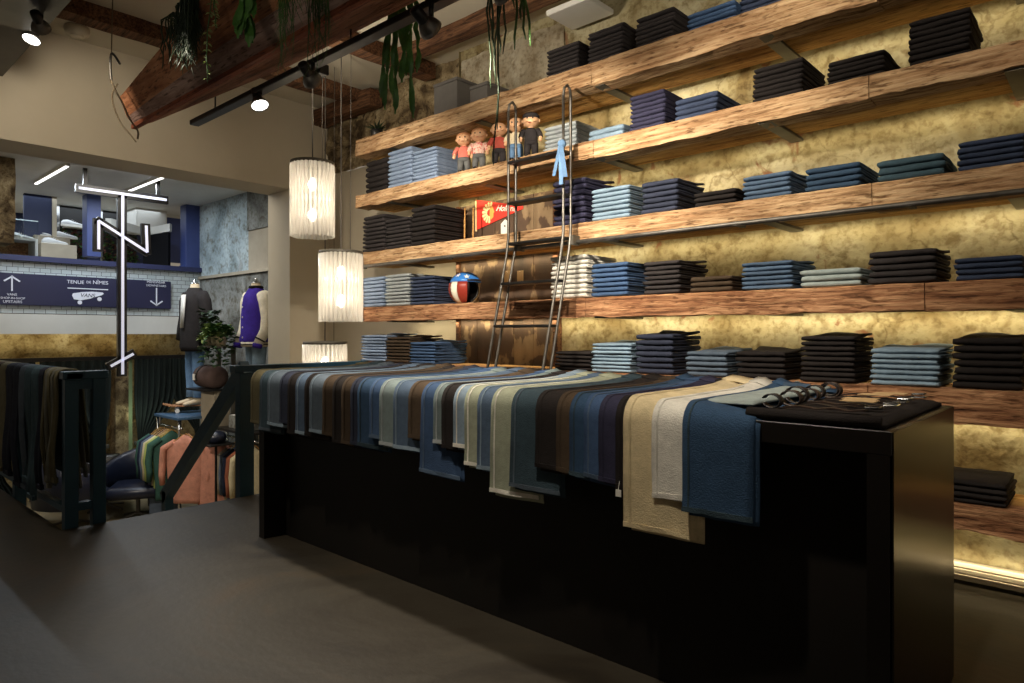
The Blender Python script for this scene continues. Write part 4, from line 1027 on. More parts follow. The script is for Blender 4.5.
def draped(xl, W, z0, z1b, mat, label, seed, mat2=None):
    """a pair of jeans folded over the top rail"""
    t = thing('draped_jeans', label, 'jeans', (xl + W / 2, 1.24, z0), 'jeans draped over the stair railing')
    path = []
    for k in range(7): path.append((1.235 - .014 - .02 * math.sin(k * .9 + seed) * (1 - k / 7), z0 + (.94 - z0) * k / 6))
    path += [(1.232, .975), (1.25, .985), (1.285, .988), (1.32, .985), (1.338, .97)]
    for k in range(1, 6): path.append((1.345 + .01 * k, .96 + (z1b - .96) * k / 5))
    mb = MB(); rs = []; seg = 8; T = .012
    for i, (y, z) in enumerate(path):
        dy = path[min(i + 1, len(path) - 1)][0] - path[max(i - 1, 0)][0]; dz = path[min(i + 1, len(path) - 1)][1] - path[max(i - 1, 0)][1]; L = math.hypot(dy, dz); ny_, nz_ = -dz / L, dy / L
        o_, i_ = [], []
        for k in range(seg + 1):
            u = k / seg; hang = max(0, (.94 - z)) if i < 7 else 0
            x = xl + W * u + noise.noise(Vector((seed, z * 3, 4))) * .025 * hang + (u - .5) * .03 * hang
            rip = .010 * math.sin(u * 9 + seed) * min(1, hang * 2) + .006 * noise.noise(Vector((u * 4, z * 5, seed)))
            o_.append(Vector((x, y + ny_ * (T + rip), z + nz_ * T))); i_.append(Vector((x, y + ny_ * max(.001, rip), z)))
        rs.append(o_ + i_[::-1])
    mb.rings(rs); mb.build('fabric', mat, t, True)
    a0 = path[0]; MB().box(xl + .005, xl + W - .005, a0[0] - .022, a0[0] + .004, z0 - .001, z0 + .03).build('hem', mat2 or mat, t)
DJ = [('olive', .07, 'olive ribbed jeans nearest the railing post'), ('greylight', .05, 'grey striped jeans second from the railing post'), ('olive', .055, 'olive jeans third from the railing post'), ('greylight', .05, 'greyish jeans fourth from the railing post'),
      ('olive', .055, 'olive jeans fifth from the railing post, beside the dark slate pairs'), ('navy', .11, 'narrow navy jeans between olive and slate pairs on the railing'), ('dteal', .17, 'dark slate jeans on the railing, nearer the post'), ('dteal', .17, 'dark slate jeans on the railing, nearer the navy pairs'), ('slate', .16, 'faded slate jeans beside the wide navy pair on the railing'),
      ('navy', .2, 'wide dark navy jeans on the railing, nearer the slate pairs'), ('navy', .2, 'wide dark navy jeans on the railing, nearer the left picture edge'), ('olive', .2, 'olive grey jeans beside the navy pairs far along the railing'), ('brown', .2, 'brown grey jeans near the end of the railing'), ('olive', .25, 'last olive grey jeans at the left picture edge'), ('coal', .25, 'dark jeans past the olive pair at the far railing end')]
x = FX - .085
for k, (c, W, words) in enumerate(DJ):
    x -= W + .006; draped(x, W, random.uniform(.10, .2) if k > 4 else random.uniform(.18, .3), random.uniform(.1, .5), {'olive': cloth('rib_olive', (112, 108, 86)), 'greylight': cloth('rib_grey', (122, 122, 112)), 'dteal': DEN['dteal']}.get(c) or DEN[c], words, k * 1.3)

# ------------------------------------------------------------------ beyond the stairs: far facade, mezzanine, lower floor
def yX(px, X): return onX(px, 300, X).y
def zX(px, py, X): return onX(px, py, X).z
UC = 3.06
struct(MB().box(-12.6, LW - .44, -1.5, 4.6, UC, UC + .1).build('ceiling_back', M['white']))
# side wall: pale blue and beige panels above, grey concrete below
struct(MB().box(FAC - .02, LW - .44, SIDEY, SIDEY + .1, LOW, 2.02).build('wall_side', M['concrete']))
struct(MB().box(FAC - .02, -8.35, SIDEY, SIDEY + .1, 2.02, UC).build('wall_side_upper', M['bluegrey']))
struct(MB().box(-8.35, LW - .44, SIDEY, SIDEY + .1, 2.02, 2.55).build('wall_side_middle', M['beige_conc']))
struct(MB().box(-8.35, LW - .44, SIDEY - .02, SIDEY + .1, 2.55, UC).build('wall_side_top', M['concrete']))
struct(MB().box(FAC, LW - .44, SIDEY - .03, SIDEY, 2.0, 2.04).build('trim_side_ledge', M['beige_conc']))
# window like cream frame high on the side wall next to the jamb
struct(MB().box(LW - .60, LW - .46, SIDEY - .12, SIDEY - .02, 1.9, 2.6).build('trim_cream_box', M['cream']))
# facade of the mezzanine floor
struct(MB().box(FAC - .2, FAC, -.6, SIDEY, 1.47, 2.12).build('wall_far', M['brick']))
struct(MB().box(-12.6, FAC - .19, -.6, SIDEY + .3, 1.9, 2.10).build('floor_mezzanine', M['cream']))
struct(MB().box(FAC - .2, FAC + .05, -.6, SIDEY, 1.22, 1.46).build('trim_white_band', M['white']))
struct(MB().box(FAC - .2, FAC + .06, -.6, SIDEY, 2.10, 2.165).build('trim_blue_sill', M['sill_blue']))
struct(MB().box(-12.5, FAC - .2, .2, 4.6, 1.22, 1.3).build('ceiling_lower', M['beige_conc']))
struct(wallgrid((-10.75, -.6, LOW), (0, 5.3, 0), (0, 0, 2.25), 90, 40, .03, 4, (1, 0, 0)).build('wall_lower_far', M['wall']))
# sign board
SXx = FAC + .05
ya, yb = 1.45, yX(171, SXx); za, zb_ = 1.565, 1.945
sg = thing('direction_sign', 'long navy direction sign board with white lettering and arrows', 'sign', (SXx, (ya + yb) / 2, za))
MB().box(FAC + .005, SXx, ya, yb, za, zb_, .004).build('board', M['navy_sign'], sg)
ROT = (R(90), 0, R(90)); FXs = SXx + .003
def sp_(px, py): p = onX(px, py, FXs); return p
def txt(s_, px0, px1, py, mat=None, dx=0):
    a_, b_ = sp_(px0, py), sp_(px1, py)
    o = text_obj('lettering', s_, .06, (FXs + dx, (a_.y + b_.y) / 2, (a_.z + b_.z) / 2), ROT, mat or M['letter'], sg)
    wd = max(v.co.x for v in o.data.vertices) - min(v.co.x for v in o.data.vertices); k_ = (b_.y - a_.y) / wd
    for v in o.data.vertices: v.co.x *= k_; v.co.y *= min(k_, 1.25)
    return o
txt('TENUE', 67, 84, 282.2); txt('DE', 86.5, 91, 282.3); txt('NÎMES', 93, 108, 282.8)
p, q = sp_(67.5, 288), sp_(108, 288.3)
MB().box(FXs, FXs + .002, p.y, q.y, p.z - .006, p.z + .006).build('underline', M['letter'], sg)
def arrow(px, py0, py1, up):
    a_, b_ = sp_(px, py0), sp_(px, py1); y = a_.y; z0_, z1_ = b_.z, a_.z; mb = MB().box(FXs, FXs + .002, y - .008, y + .008, z0_, z1_)
    zt = z1_ if up else z0_; s__ = -1 if up else 1
    for sd_ in (-1, 1): mb.prism([(FXs, y, zt), (FXs, y, zt + s__ * .022), (FXs, y + sd_ * .072, zt + s__ * .075), (FXs, y + sd_ * .084, zt + s__ * .062)], (.002, 0, 0))
    mb.build('arrow', M['letter'], sg)
arrow(12, 275.5, 291, True); arrow(156.5, 288, 306, False)
txt('VANS', 7, 17, 294.6); txt('SHOP-IN-SHOP', .5, 25, 298.2); txt('UPSTAIRS', 3, 22, 301.8)
txt('MENSWEAR', 147, 165, 282.3); txt('DOWNSTAIRS', 146.5, 166, 285.8)
# skateboard emblem with lettering
cY, cZ = sp_(87.5, 297).y, sp_(87.5, 297).z - .035
pts = [(-.17, .03), (-.16, .055), (-.06, .075), (.05, .085), (.17, .08), (.185, .065), (.165, .045), (.12, .03), (.03, -.005), (-.07, -.03), (-.15, -.02)]
MB().prism([(FXs, cY + u, cZ + .02 + v) for u, v in pts], (.002, 0, 0)).build('skateboard_emblem', M['letter'], sg)
for u, v in ((-.085, -.045), (.135, .005)):
    MB().lathe([(.026, 0), (.026, .002)], (FXs, cY + u, cZ + v + .008), 14, Vector((1, 0, 0))).build('emblem_wheel', M['letter'], sg)
text_obj('emblem_lettering', 'VANS', .066, (FXs + .004, cY, cZ + .052), (R(90), 0, R(90)), M['navy_sign'], sg, shear=.2)
# ---- hanging light sign: bar, mast, zigzag N and cross stroke
NX = -8.5
ns = thing('neon_sign', 'tall hanging tube sign of a T shaped mast crossed by a zigzag N', 'sign', onX(121, 375, NX))
def stroke(nm, pts_, w_=.095):
    mb = MB(); mt_ = MB()
    P_ = [onX(a_, b_, NX) for a_, b_ in pts_]
    for a_, b_ in zip(P_[:-1], P_[1:]):
        d = (b_ - a_).normalized(); nn = Vector((0, -d.z, d.y)) * w_ / 2; a2, b3 = a_ - d * w_ * .3, b_ + d * w_ * .3
        mb.prism([a2 + nn, b3 + nn, b3 - nn, a2 - nn], (-.05, 0, 0))
        a2, b3 = a_ - d * .004, b_ + d * .004; nn = nn * .30; f = Vector((.002, 0, 0))
        mt_.prism([a2 + nn + f, b3 + nn + f, b3 - nn + f, a2 - nn + f], (.010, 0, 0))
    h = mb.build(nm, M['leather_bk'], ns); q = mt_.build('light_tube', M['tube'], h); 
    return h
stroke('bar_housing', [(79, 188), (166, 200)]); stroke('mast_housing', [(122.5, 196), (122.5, 374)]); stroke('zigzag_housing', [(98.5, 249), (98.5, 221), (147, 252), (146, 226)]); stroke('cross_housing', [(111, 366), (133, 354)])
for px in (85, 158):
    a = onX(px, 188 if px < 100 else 198, NX - .02); MB().box(a.x - .015, a.x + .015, a.y - .02, a.y + .02, a.z, UC).build('hanger', M['steel_dark'], ns)

# ---- upstairs display
XB = -11.2
struct(MB().box(-12.5, -12.4, -.6, 4.6, 2.0, UC).build('wall_upstairs', M['navy_wall']))
def panel(nm, lab, cat, px0, px1, py0, py1, X, dx, mat, grp=None):
    a_ = onX(px0, py1, X); b_ = onX(px1, py0, X); z0_ = max(a_.z, 2.1); z1_ = min(b_.z, UC)
    t = thing(nm, lab, cat, ((a_.x - dx / 2), (a_.y + b_.y) / 2, z0_), grp)
    MB().box(X - dx, X, a_.y, b_.y, z0_, z1_, .005).build('body', mat, t); return t, a_, b_, z0_, z1_
t, a_, b_, z0_, z1_ = panel('sliding_panel', 'dark navy upright panel at the left of the upstairs showroom', 'panel', 24, 52, 184, 236, -10.6, .06, M['navy_wall']); MB().box(-10.6, -10.58, b_.y, b_.y + .05, z0_, z1_).build('edge_strip', M['cream'], t, label='cream edge strip')
t, a_, b_, z0_, z1_ = panel('painted_column', 'bright blue square column behind the hanging sign', 'column', 87, 101, 193, 256, FAC - .22, .2, M['blue'], None); MB().box(FAC - .43, FAC - .21, a_.y - .01, b_.y + .01, 2.1, 2.14).build('base', M['blue'], t)
t, a_, b_, z0_, z1_ = panel('painted_column', 'bright blue column beside the pale side wall', 'column', 186, 200, 205, 268, FAC - .02, .2, M['blue'], None); MB().box(FAC - .23, FAC - .01, a_.y - .01, b_.y + .01, 2.17, 2.2).build('base', M['blue'], t)
t, a_, b_, z0_, z1_ = panel('blue_partition', 'blue partition panel left of the column by the side wall', 'panel', 166, 187, 200, 262, -10.9, .06, M['blue']); MB().box(-10.9, -10.88, a_.y, b_.y, z1_ - .04, z1_).build('top_edge', M['white'], t)
t, a_, b_, z0_, z1_ = panel('white_cabinet', 'tall white grooved cabinet standing upstairs', 'cabinet', 136, 167, 200, 228, -10.6, .4, M['white']); MB().box(-10.6, -10.59, a_.y + .02, b_.y - .02, z0_ + .02, z1_ - .02).build('door', M['white'], t)
# planted wall panels with shoe shelves
for (p0, p1, words) in ((59, 87, 'left of the blue column'), (102, 137, 'right of the blue column')):
    a_ = onX(p0, 236, XB); b_ = onX(p1, 188, XB); t = thing('planted_wall_panel', 'dark planted wall panel with white sneakers, ' + words, 'panel', (XB, (a_.y + b_.y) / 2, 2.12))
    MB().box(XB - .1, XB, a_.y, b_.y, 2.12, UC - .01).build('backing', M['leather_bk'], t)
    mb = MB(); mr = MB()
    for k in range(420):
        p = Vector((XB + random.uniform(0, .05), random.uniform(a_.y, b_.y), random.uniform(2.12, 2.72))); q = mr if random.random() < .45 else mb
        q.leaf(p, (random.uniform(.3, 1), random.uniform(-1, 1), random.uniform(-.6, 1)), .06, .04)
    mb.build('green_leaves', M['leaf'], t); mr.build('russet_leaves', plain('russet_leaf', S(92, 52, 42), .7), t)
    MB().box(XB, XB + .22, a_.y + .04, b_.y - .02, 2.735, 2.75).build('shelf', M['white'], t)
    MB().box(XB - .02, XB + .03, a_.y - .03, a_.y, 2.12, UC).build('frame', M['chrome'], t)
def sneaker(x, y, z, rz, mat, label, group, s_=1.0, sole=None):
    t = thing('sneaker', label, 'shoe', (x, y, z), group); X_ = Matrix.Translation((x, y, z)) @ Matrix.Rotation(rz, 4, 'Z') @ Matrix.Scale(s_, 4)
    prof = [(-.135, .028, .058, .075), (-.11, .036, .085, .105), (-.06, .038, .095, .11), (-.02, .040, .085, .095), (.03, .044, .065, .075), (.09, .048, .05, .055), (.13, .04, .038, .042), (.15, .015, .028, .03)]
    mb = MB(); rs = []
    for x_, w_, h_, _ in prof:
        rs.append([Vector((x_, w_ * math.sin(a) * (1 if math.cos(a) < .3 else .8), .018 + (h_ - .018) * (.5 - .5 * math.cos(a)))) for a in [2 * math.pi * k / 12 for k in range(12)]])
    up = mb.rings(rs).xf(X_).build('upper', mat, t, True)
    ms = MB(); rs = []
    for x_, w_, h_, _ in prof: rs.append([Vector((x_ * 1.02, -w_ * 1.08, 0)), Vector((x_ * 1.02, w_ * 1.08, 0)), Vector((x_ * 1.02, w_ * 1.08, .024)), Vector((x_ * 1.02, -w_ * 1.08, .024))])
    ms.rings(rs).xf(X_).build('sole', sole or M['white'], t)
    ml = MB()
    for k in range(4): ml.box(-.01 + k * .022, -.002 + k * .022, -.022, .022, .09 - k * .011, .096 - k * .011)
    ml.xf(X_).build('laces', M['white'], up)
    return t
SNW = plain('white_canvas', S(222, 224, 226), .7)
a_ = onX(72, 208, XB + .11); sneaker(XB + .13, a_.y, 2.75, R(80), SNW, 'white sneaker on the planted wall shelf left of the blue column', 'upstairs sneakers')
a_ = onX(112, 205, XB + .11); sneaker(XB + .13, a_.y, 2.75, R(80), SNW, 'white sneaker on the planted wall shelf right of the blue column', 'upstairs sneakers')
# white open counter box, glass case, plinth
WX = -10.05
a_ = onX(-10, 258, WX); b_ = onX(38, 239, WX)
t = thing('white_display_bench', 'white framed bench with brown inside at the upstairs left edge', 'bench', (WX, (a_.y + b_.y) / 2, 2.1))
zb1 = b_.z
MB().box(WX - .4, WX, a_.y, b_.y, zb1 - .03, zb1).build('top', M['white'], t); MB().box(WX - .4, WX, b_.y - .03, b_.y, 2.1, zb1 - .03).build('side', M['white'], t)
MB().box(WX - .38, WX - .33, a_.y, b_.y - .03, 2.1, zb1 - .03).build('back', M['oak_red_dim'], t, label='brown timber back')
MB().box(WX - .4, WX, a_.y, a_.y + .03, 2.1, zb1 - .03).build('side', M['white'], t)
for k, px in enumerate((8, 20)):
    p = onX(px, 236, WX - .15 - .1 * k); sneaker(WX - .16 - .1 * k, p.y, zb1 + .001, R(75), SNW, 'white sneaker on the white bench, ' + ('nearer the glass edge' if k else 'further left'), 'upstairs sneakers')
gp = thing('glass_screen', 'clear glass screen in front of the upstairs sneakers', 'screen', (WX + .05, 2.0, 2.17))
q = onX(38, 222, WX + .05); MB().box(WX + .04, WX + .05, a_.y, q.y, 2.17, q.z).build('pane', M['glassy'], gp); MB().box(WX + .035, WX + .055, a_.y, q.y, q.z, q.z + .012).build('top_edge', M['bluegrey'], gp)
a_ = onX(41, 256, -10.2); b_ = onX(77, 241, -10.2)
t = thing('grey_display_plinth', 'pale grey stepped plinth with sneakers beside the white bench', 'plinth', (-10.3, (a_.y + b_.y) / 2, 2.1))
MB().box(-10.5, -10.2, a_.y, b_.y, 2.1, b_.z - .06, .005).build('lower_step', M['beige_conc'], t); MB().box(-10.9, -10.5, a_.y, b_.y, 2.1, b_.z + .07, .005).build('upper_step', M['beige_conc'], t)
ym = (a_.y + b_.y) / 2
sneaker(-10.35, ym - .02, b_.z - .059, R(80), SNW, 'white sneaker on the lower step of the grey plinth', 'upstairs sneakers')
sneaker(-10.65, ym - .13, b_.z + .071, R(80), SNW, 'white sneaker on the upper step of the grey plinth, further left', 'upstairs sneakers')
sneaker(-10.65, ym + .17, b_.z + .071, R(80), SNW, 'white sneaker on the upper step of the grey plinth, nearer the blue column', 'upstairs sneakers')
# long white L shaped counter over dark void
a_ = onX(103, 240, -10.15); m_ = onX(143, 222, -10.6); b_ = onX(187, 232, FAC - .03)
t = thing('upstairs_counter', 'pale grey L shaped parapet shelf over the dark upstairs recess', 'counter', (m_.x, m_.y, 2.4))
zc = zX(187, 226, FAC - .1)
MB().prism([(-10.05, a_.y, zc - .11), (-10.62, m_.y, zc - .11), (-10.56, m_.y + .06, zc - .11), (-10.0, a_.y + .05, zc - .11)], (0, 0, .11)).build('wing', M['white'], t)
MB().prism([(-10.62, m_.y, zc - .11), (-9.9, SIDEY - .35, zc - .11), (-9.85, SIDEY - .4, zc - .11), (-10.54, m_.y + .02, zc - .11)], (0, 0, .11)).build('wing', M['white'], t)
MB().prism([(-10.6, m_.y, 2.12), (-9.95, SIDEY - .35, 2.12), (-9.93, SIDEY - .39, 2.12), (-10.56, m_.y + .0, 2.12)], (0, 0, zc - .115 - 2.12)).build('shade_panel', plain('recess_shade', S(14, 14, 18), .9, spec=.1), t)  # near-black sheet paints the shade in the recess below the counter
# rubble pillar far left
struct(MB().rings([[(-8.6 + .03 * noise.noise(Vector((z, 1, 1))), yX(-12, -8.6), z), (-8.6, yX(15, -8.6) + .05 * noise.noise(Vector((z * 3, 0, 0))), z), (-9.0, yX(15, -8.6) + .05 * noise.noise(Vector((z * 3, 0, 0))), z), (-9.0, yX(-12, -8.6), z)] for z in [2.17 + (UC - 2.17) * k / 10 for k in range(11)]]).build('column_rubble', M['rubble']))
# linear ceiling lights
for k, (y_, x0_, x1_) in enumerate(((2.15, -9.7, -8.4), (3.05, -9.7, -8.2))):
    t = thing('linear_ceiling_light', 'white linear tube light on the back ceiling, ' + ('over the rubble pillar' if k == 0 else 'behind the hanging sign'), 'ceiling light', (x0_, y_, UC - .04), 'linear ceiling lights')
    MB().box(x0_, x1_, y_ - .02, y_ + .02, UC - .03, UC).build('housing', M['white'], t); MB().box(x0_ + .02, x1_ - .02, y_ - .015, y_ + .015, UC - .038, UC - .03).build('diffuser', M['led'], t)
    area('linear_light', ((x0_ + x1_) / 2, y_, UC - .05), (0, 0, 0), 1.2, .04, 22, COOL)
area('upstairs_light', (-11.2, 2.6, UC - .03), (0, 0, 0), 1.6, 2.6, 26, COOL)
area('stair_light', (-7.6, 2.6, UC - .02), (0, 0, 0), 1.2, .8, 30, (1, .95, .86))
spot('stair_spot', (-7.2, 3.2, UC - .05), (-8.4, 3.7, 1.4), 60, 60, .6, (.9, .93, 1))
# ---- lower room: curtains, post, chairs
CXX = -10.05
cz = zX(80, 357, CXX)
struct(MB().box(CXX - .05, CXX, .2, 4.3, cz - .05, cz).build('trim_curtain_header', M['leather_bk']))
def curtain(y0, y1, ty, lab):
    t = thing('changing_room_curtain', lab, 'curtain', (CXX, (y0 + y1) / 2, LOW), 'changing room curtains'); mb = MB(); n_, m2 = 50, 14; g = []
    for j in range(m2 + 1):
        f = j / m2; z = cz - .05 + (LOW + .02 - cz + .05) * f
        pinch = math.exp(-((f - .62) / .2) ** 2); row = []
        for i in range(n_ + 1):
            u = i / n_; y = y0 + (y1 - y0) * u; k_ = .75 * min(1, pinch + (.35 if f > .62 else 0)); y = y + (ty - y) * k_
            row.append(Vector((CXX + .01 + .03 * math.sin(u * 46) * (1 - .4 * pinch), y, z)))
        g.append(row)
    mb.v = [p for r_ in g for p in r_] + [p + Vector((-.006, 0, 0)) for r_ in g for p in r_]; N = (n_ + 1) * (m2 + 1)
    for j in range(m2):
        for i in range(n_):
            a = j * (n_ + 1) + i; mb.f += [(a, a + 1, a + n_ + 2, a + n_ + 1), (N + a, N + a + n_ + 1, N + a + n_ + 2, N + a + 1)]
    mb.build('fabric', M['curtain'], t, True)
    zt_ = cz - .05 + (LOW - cz + .07) * .62
    MB().box(CXX + .02, CXX + .06, ty - .07, ty + .07, zt_ - .025, zt_ + .025, .004).build('tieback', M['bracket'], t)
yA, yB, yC, yD = yX(0, CXX), yX(112, CXX), yX(134, CXX), yX(186, CXX)
curtain(yA - .3, yA + .35, yA - .1, 'green black curtain at the left end of the changing rooms'); curtain(yA + .4, yB - .02, yB - .12, 'wide green black curtain tied back against the stone post, left of it')
curtain(yC, yC + .55, yC + .06, 'green black curtain tied back right of the stone post'); curtain(yD - .2, yD + .4, yD + .25, 'green black curtain by the denim legs of the mannequin')
struct(MB().box(CXX - .12, CXX + .1, yX(113, CXX), yX(126, CXX), LOW, cz - .04).build('column_stone', M['rubble']))
struct(MB().box(CXX - .14, CXX - .06, yX(126, CXX), yX(134, CXX), LOW, cz - .04).build('trim_lit_strip', plain('pale_green', S(130, 150, 110), .7)))
point('changing_light', (CXX + .25, yX(130, CXX), .1), 1.6, (.9, 1, .75), .05)
area('changing_led', (CXX - .25, 2.4, cz + .03), (R(180), 0, R(90)), 2.6, .05, 16, (1, .82, .5))
def armchair(x, y, rz, mat, label, s_=1.0):
    t = thing('armchair', label, 'chair', (x, y, LOW), 'lounge chairs in the lower room'); X_ = Matrix.Translation((x, y, LOW)) @ Matrix.Rotation(rz, 4, 'Z') @ Matrix.Scale(s_, 4)
    MB().bbox(-.3, .3, -.3, .3, .28, .42, .04).xf(X_).build('seat', mat, t, True)
    rs = []
    for k in range(13):
        a = R(-20 + 220 * k / 12); c, s2 = math.cos(a), math.sin(a); h_ = .62 + .16 * max(0, math.sin(a)) ** 2
        rs.append([Vector((c * .33, s2 * .33, .24)), Vector((c * .39, s2 * .39, .26)), Vector((c * .42, s2 * .42, h_)), Vector((c * .38, s2 * .38, h_ + .02)), Vector((c * .34, s2 * .34, h_ - .02))])
    MB().rings(rs).xf(X_).build('backrest', mat, t, True)
    cl_ = MB().tube([(0, 0, .28), (0, 0, .06)], .025, 8).xf(X_).build('column', M['steel'], t)
    for k in range(4):
        a = math.pi / 4 + k * math.pi / 2; MB().tube([(0, 0, .07), (.26 * math.cos(a), .26 * math.sin(a), .015)], .015, 6).xf(X_).build('leg', M['steel'], t)
p = onX(138, 495, -8.8); armchair(-8.8, p.y, R(60), M['leather'], 'dark blue leather tub chair beside the hanging green jacket')
p = onX(106, 470, -9.55); armchair(-9.55, p.y, R(160), M['leather_bk'], 'black leather armchair in front of the stone post', 1.0)
p = onX(72, 490, -9.0); armchair(-9.0, p.y, R(200), M['leather'], 'dark tub chair seen between the railing posts')
# small plant by the chair
p = onX(145, 480, -9.3)
t = thing('potted_plant', 'small leafy plant standing behind the blue tub chair', 'plant', (-9.3, p.y + .12, LOW)); MB().lathe([(.08, 0), (.1, .3), (.09, .3)], (-9.3, p.y + .12, LOW), 12).build('pot', M['steel_dark'], t, True); mb = MB()
for k in range(60):
    a = random.uniform(0, 6.28); mb.leaf((-9.3, p.y + .12, LOW + .3), (math.cos(a), math.sin(a), random.uniform(.3, 2)), random.uniform(.15, .3), .05)
mb.build('foliage', M['leaf_light'], t)

# ---- display fixture with mannequins along the side wall
fx = thing('display_fixture', 'dark blue shelf rack of the lower shop along the concrete wall', 'rack', (-7.9, 3.6, LOW))
DT = plain('blue_laminate', S(62, 92, 122), .4)
MB().box(-8.75, -8.05, 3.15, 4.1, .22, .25, .003).build('upper_shelf', DT, fx); MB().box(-8.05, -6.95, 3.45, 4.1, .12, .15, .003).build('lower_shelf', M['steel_dark'], fx)
MB().tube([(-8.7, 3.2, .12), (-8.05, 3.2, .12)], .012, 8).build('rod', M['chrome'], fx, True); MB().tube([(-8.05, 3.6, .03), (-6.98, 3.6, .03)], .012, 8).build('rod', M['chrome'], fx, True)
for x_, y_ in ((-8.72, 3.18), (-8.08, 3.18), (-8.72, 4.05), (-6.98, 3.5), (-6.98, 4.05)): MB().tube([(x_, y_, LOW), (x_, y_, .22 if x_ < -8 else .12)], .014, 8).build('upright', M['chrome'], fx, True)
for x_ in (-8.7, -8.08): MB().tube([(x_, 3.2, .12), (x_, 3.2, .22)], .008, 6).build('rod_bracket', M['chrome'], fx)
for x_ in (-8.0, -7.0): MB().tube([(x_, 3.6, .03), (x_, 3.6, .12)], .008, 6).build('rod_bracket', M['chrome'], fx)

def garment(x, y, ztop, rz, mat, label, L=.72, W=.5, thick=.05, hang=True):
    t = thing('hanging_garment', label, 'clothing', (x, y, ztop - L), 'clothes on the lower rack'); X_ = Matrix.Translation((x, y, ztop)) @ Matrix.Rotation(rz, 4, 'Z')
    rs = []; n_ = 14
    for k in range(n_ + 1):
        f = k / n_; z = -.09 - f * (L - .09); w_ = W * (.36 + .03 * math.sin(f * 5)); ring = []
        if f == 0: w_ = W * .13
        elif f < .12: w_ = W * .30
        for q in range(16):
            a = 2 * math.pi * q / 16; rip = 1 + .14 * math.sin(a * 5 + z * 6 + x * 9) * f
            ring.append(Vector((w_ * math.cos(a) * (1 + .03 * math.sin(a * 3 + f * 4)), thick * math.sin(a) * rip * (1 + .3 * f), z + (.06 * (1 - abs(math.cos(a))) if f == 0 else 0))))
        rs.append(ring)
    MB().rings(rs).xf(X_).build('body', mat, t, True)
    for s2 in (-1, 1):
        MB().tube([(s2 * W * .22, 0, -.13), (s2 * W * .42, 0, -.2), (s2 * W * .47, .02, -.4), (s2 * W * .45, -.02, -.5), (s2 * W * .46, 0, -.62)], [.05, .055, .05, .042, .034], 8, .8).xf(X_).build('sleeve', mat, t, True)
    MB().tube([(-W * .3, 0, -.14), (-.04, 0, -.05), (0, 0, -.03), (.04, 0, -.05), (W * .3, 0, -.14)], .006, 6).xf(X_).build('hanger', M['plank'], t)
    MB().tube([(0, 0, -.04), (0, 0, -.01), (.012, 0, .008), (.022, 0, 0)], .003, 5).xf(X_).build('hook', M['chrome'], t)
G = {k: cloth('garment_' + k, c) for k, c in dict(green=(58, 90, 80), bluegrey=(96, 108, 126), navy=(36, 44, 62), cream=(196, 184, 150), lime=(160, 172, 100), pink=(196, 138, 118), rust=(150, 92, 70), beige=(168, 156, 136)).items()}
def gx(px, X, zt, rz, m_, lab, **kw): p = onX(px, 430, X); garment(X, 3.25 if X < -8.05 else 3.6, zt, rz, G[m_], lab, **kw)
for i, (dx, m_, lab, L_) in enumerate(((-8.66, 'green', 'green jacket hanging first on the upper rod', .85), (-8.60, 'navy', 'navy jacket behind the green jacket on the rod', .8), (-8.53, 'bluegrey', 'long blue grey coat hanging beside the green jacket', 1.1), (-8.46, 'cream', 'cream shirt hanging between the coat and the green shirt', .72), (-8.40, 'lime', 'lime patterned shirt hanging beside the cream shirt', .75), (-8.34, 'green', 'green shirt hanging next to the salmon sweatshirts', .85))):
    garment(dx, 3.2, .115, R(70), G[m_], lab, L=L_, W=.52, thick=.03)
garment(-7.98, 3.22, .10, R(38), G['pink'], 'salmon pink sweatshirt facing the stairs, nearer the green shirt', L=.82, W=.62, thick=.05)
garment(-7.72, 3.44, .06, R(38), G['pink'], 'salmon pink sweatshirt behind the sloping handrail', L=.82, W=.62, thick=.05)
for i, (dx, m_, lab) in enumerate(((-7.5, 'beige', 'beige shirt hanging first on the lower rod'), (-7.42, 'bluegrey', 'grey shirt hanging beside the beige shirt'), (-7.34, 'navy', 'navy shirt hanging on the lower rod'), (-7.26, 'rust', 'rust shirt hanging right of the navy shirt'), (-7.17, 'cream', 'cream shirt hanging last beside the teal railing post'))):
    garment(dx, 3.6, .025, R(55), G[m_], lab, L=.74, W=.44, thick=.03)

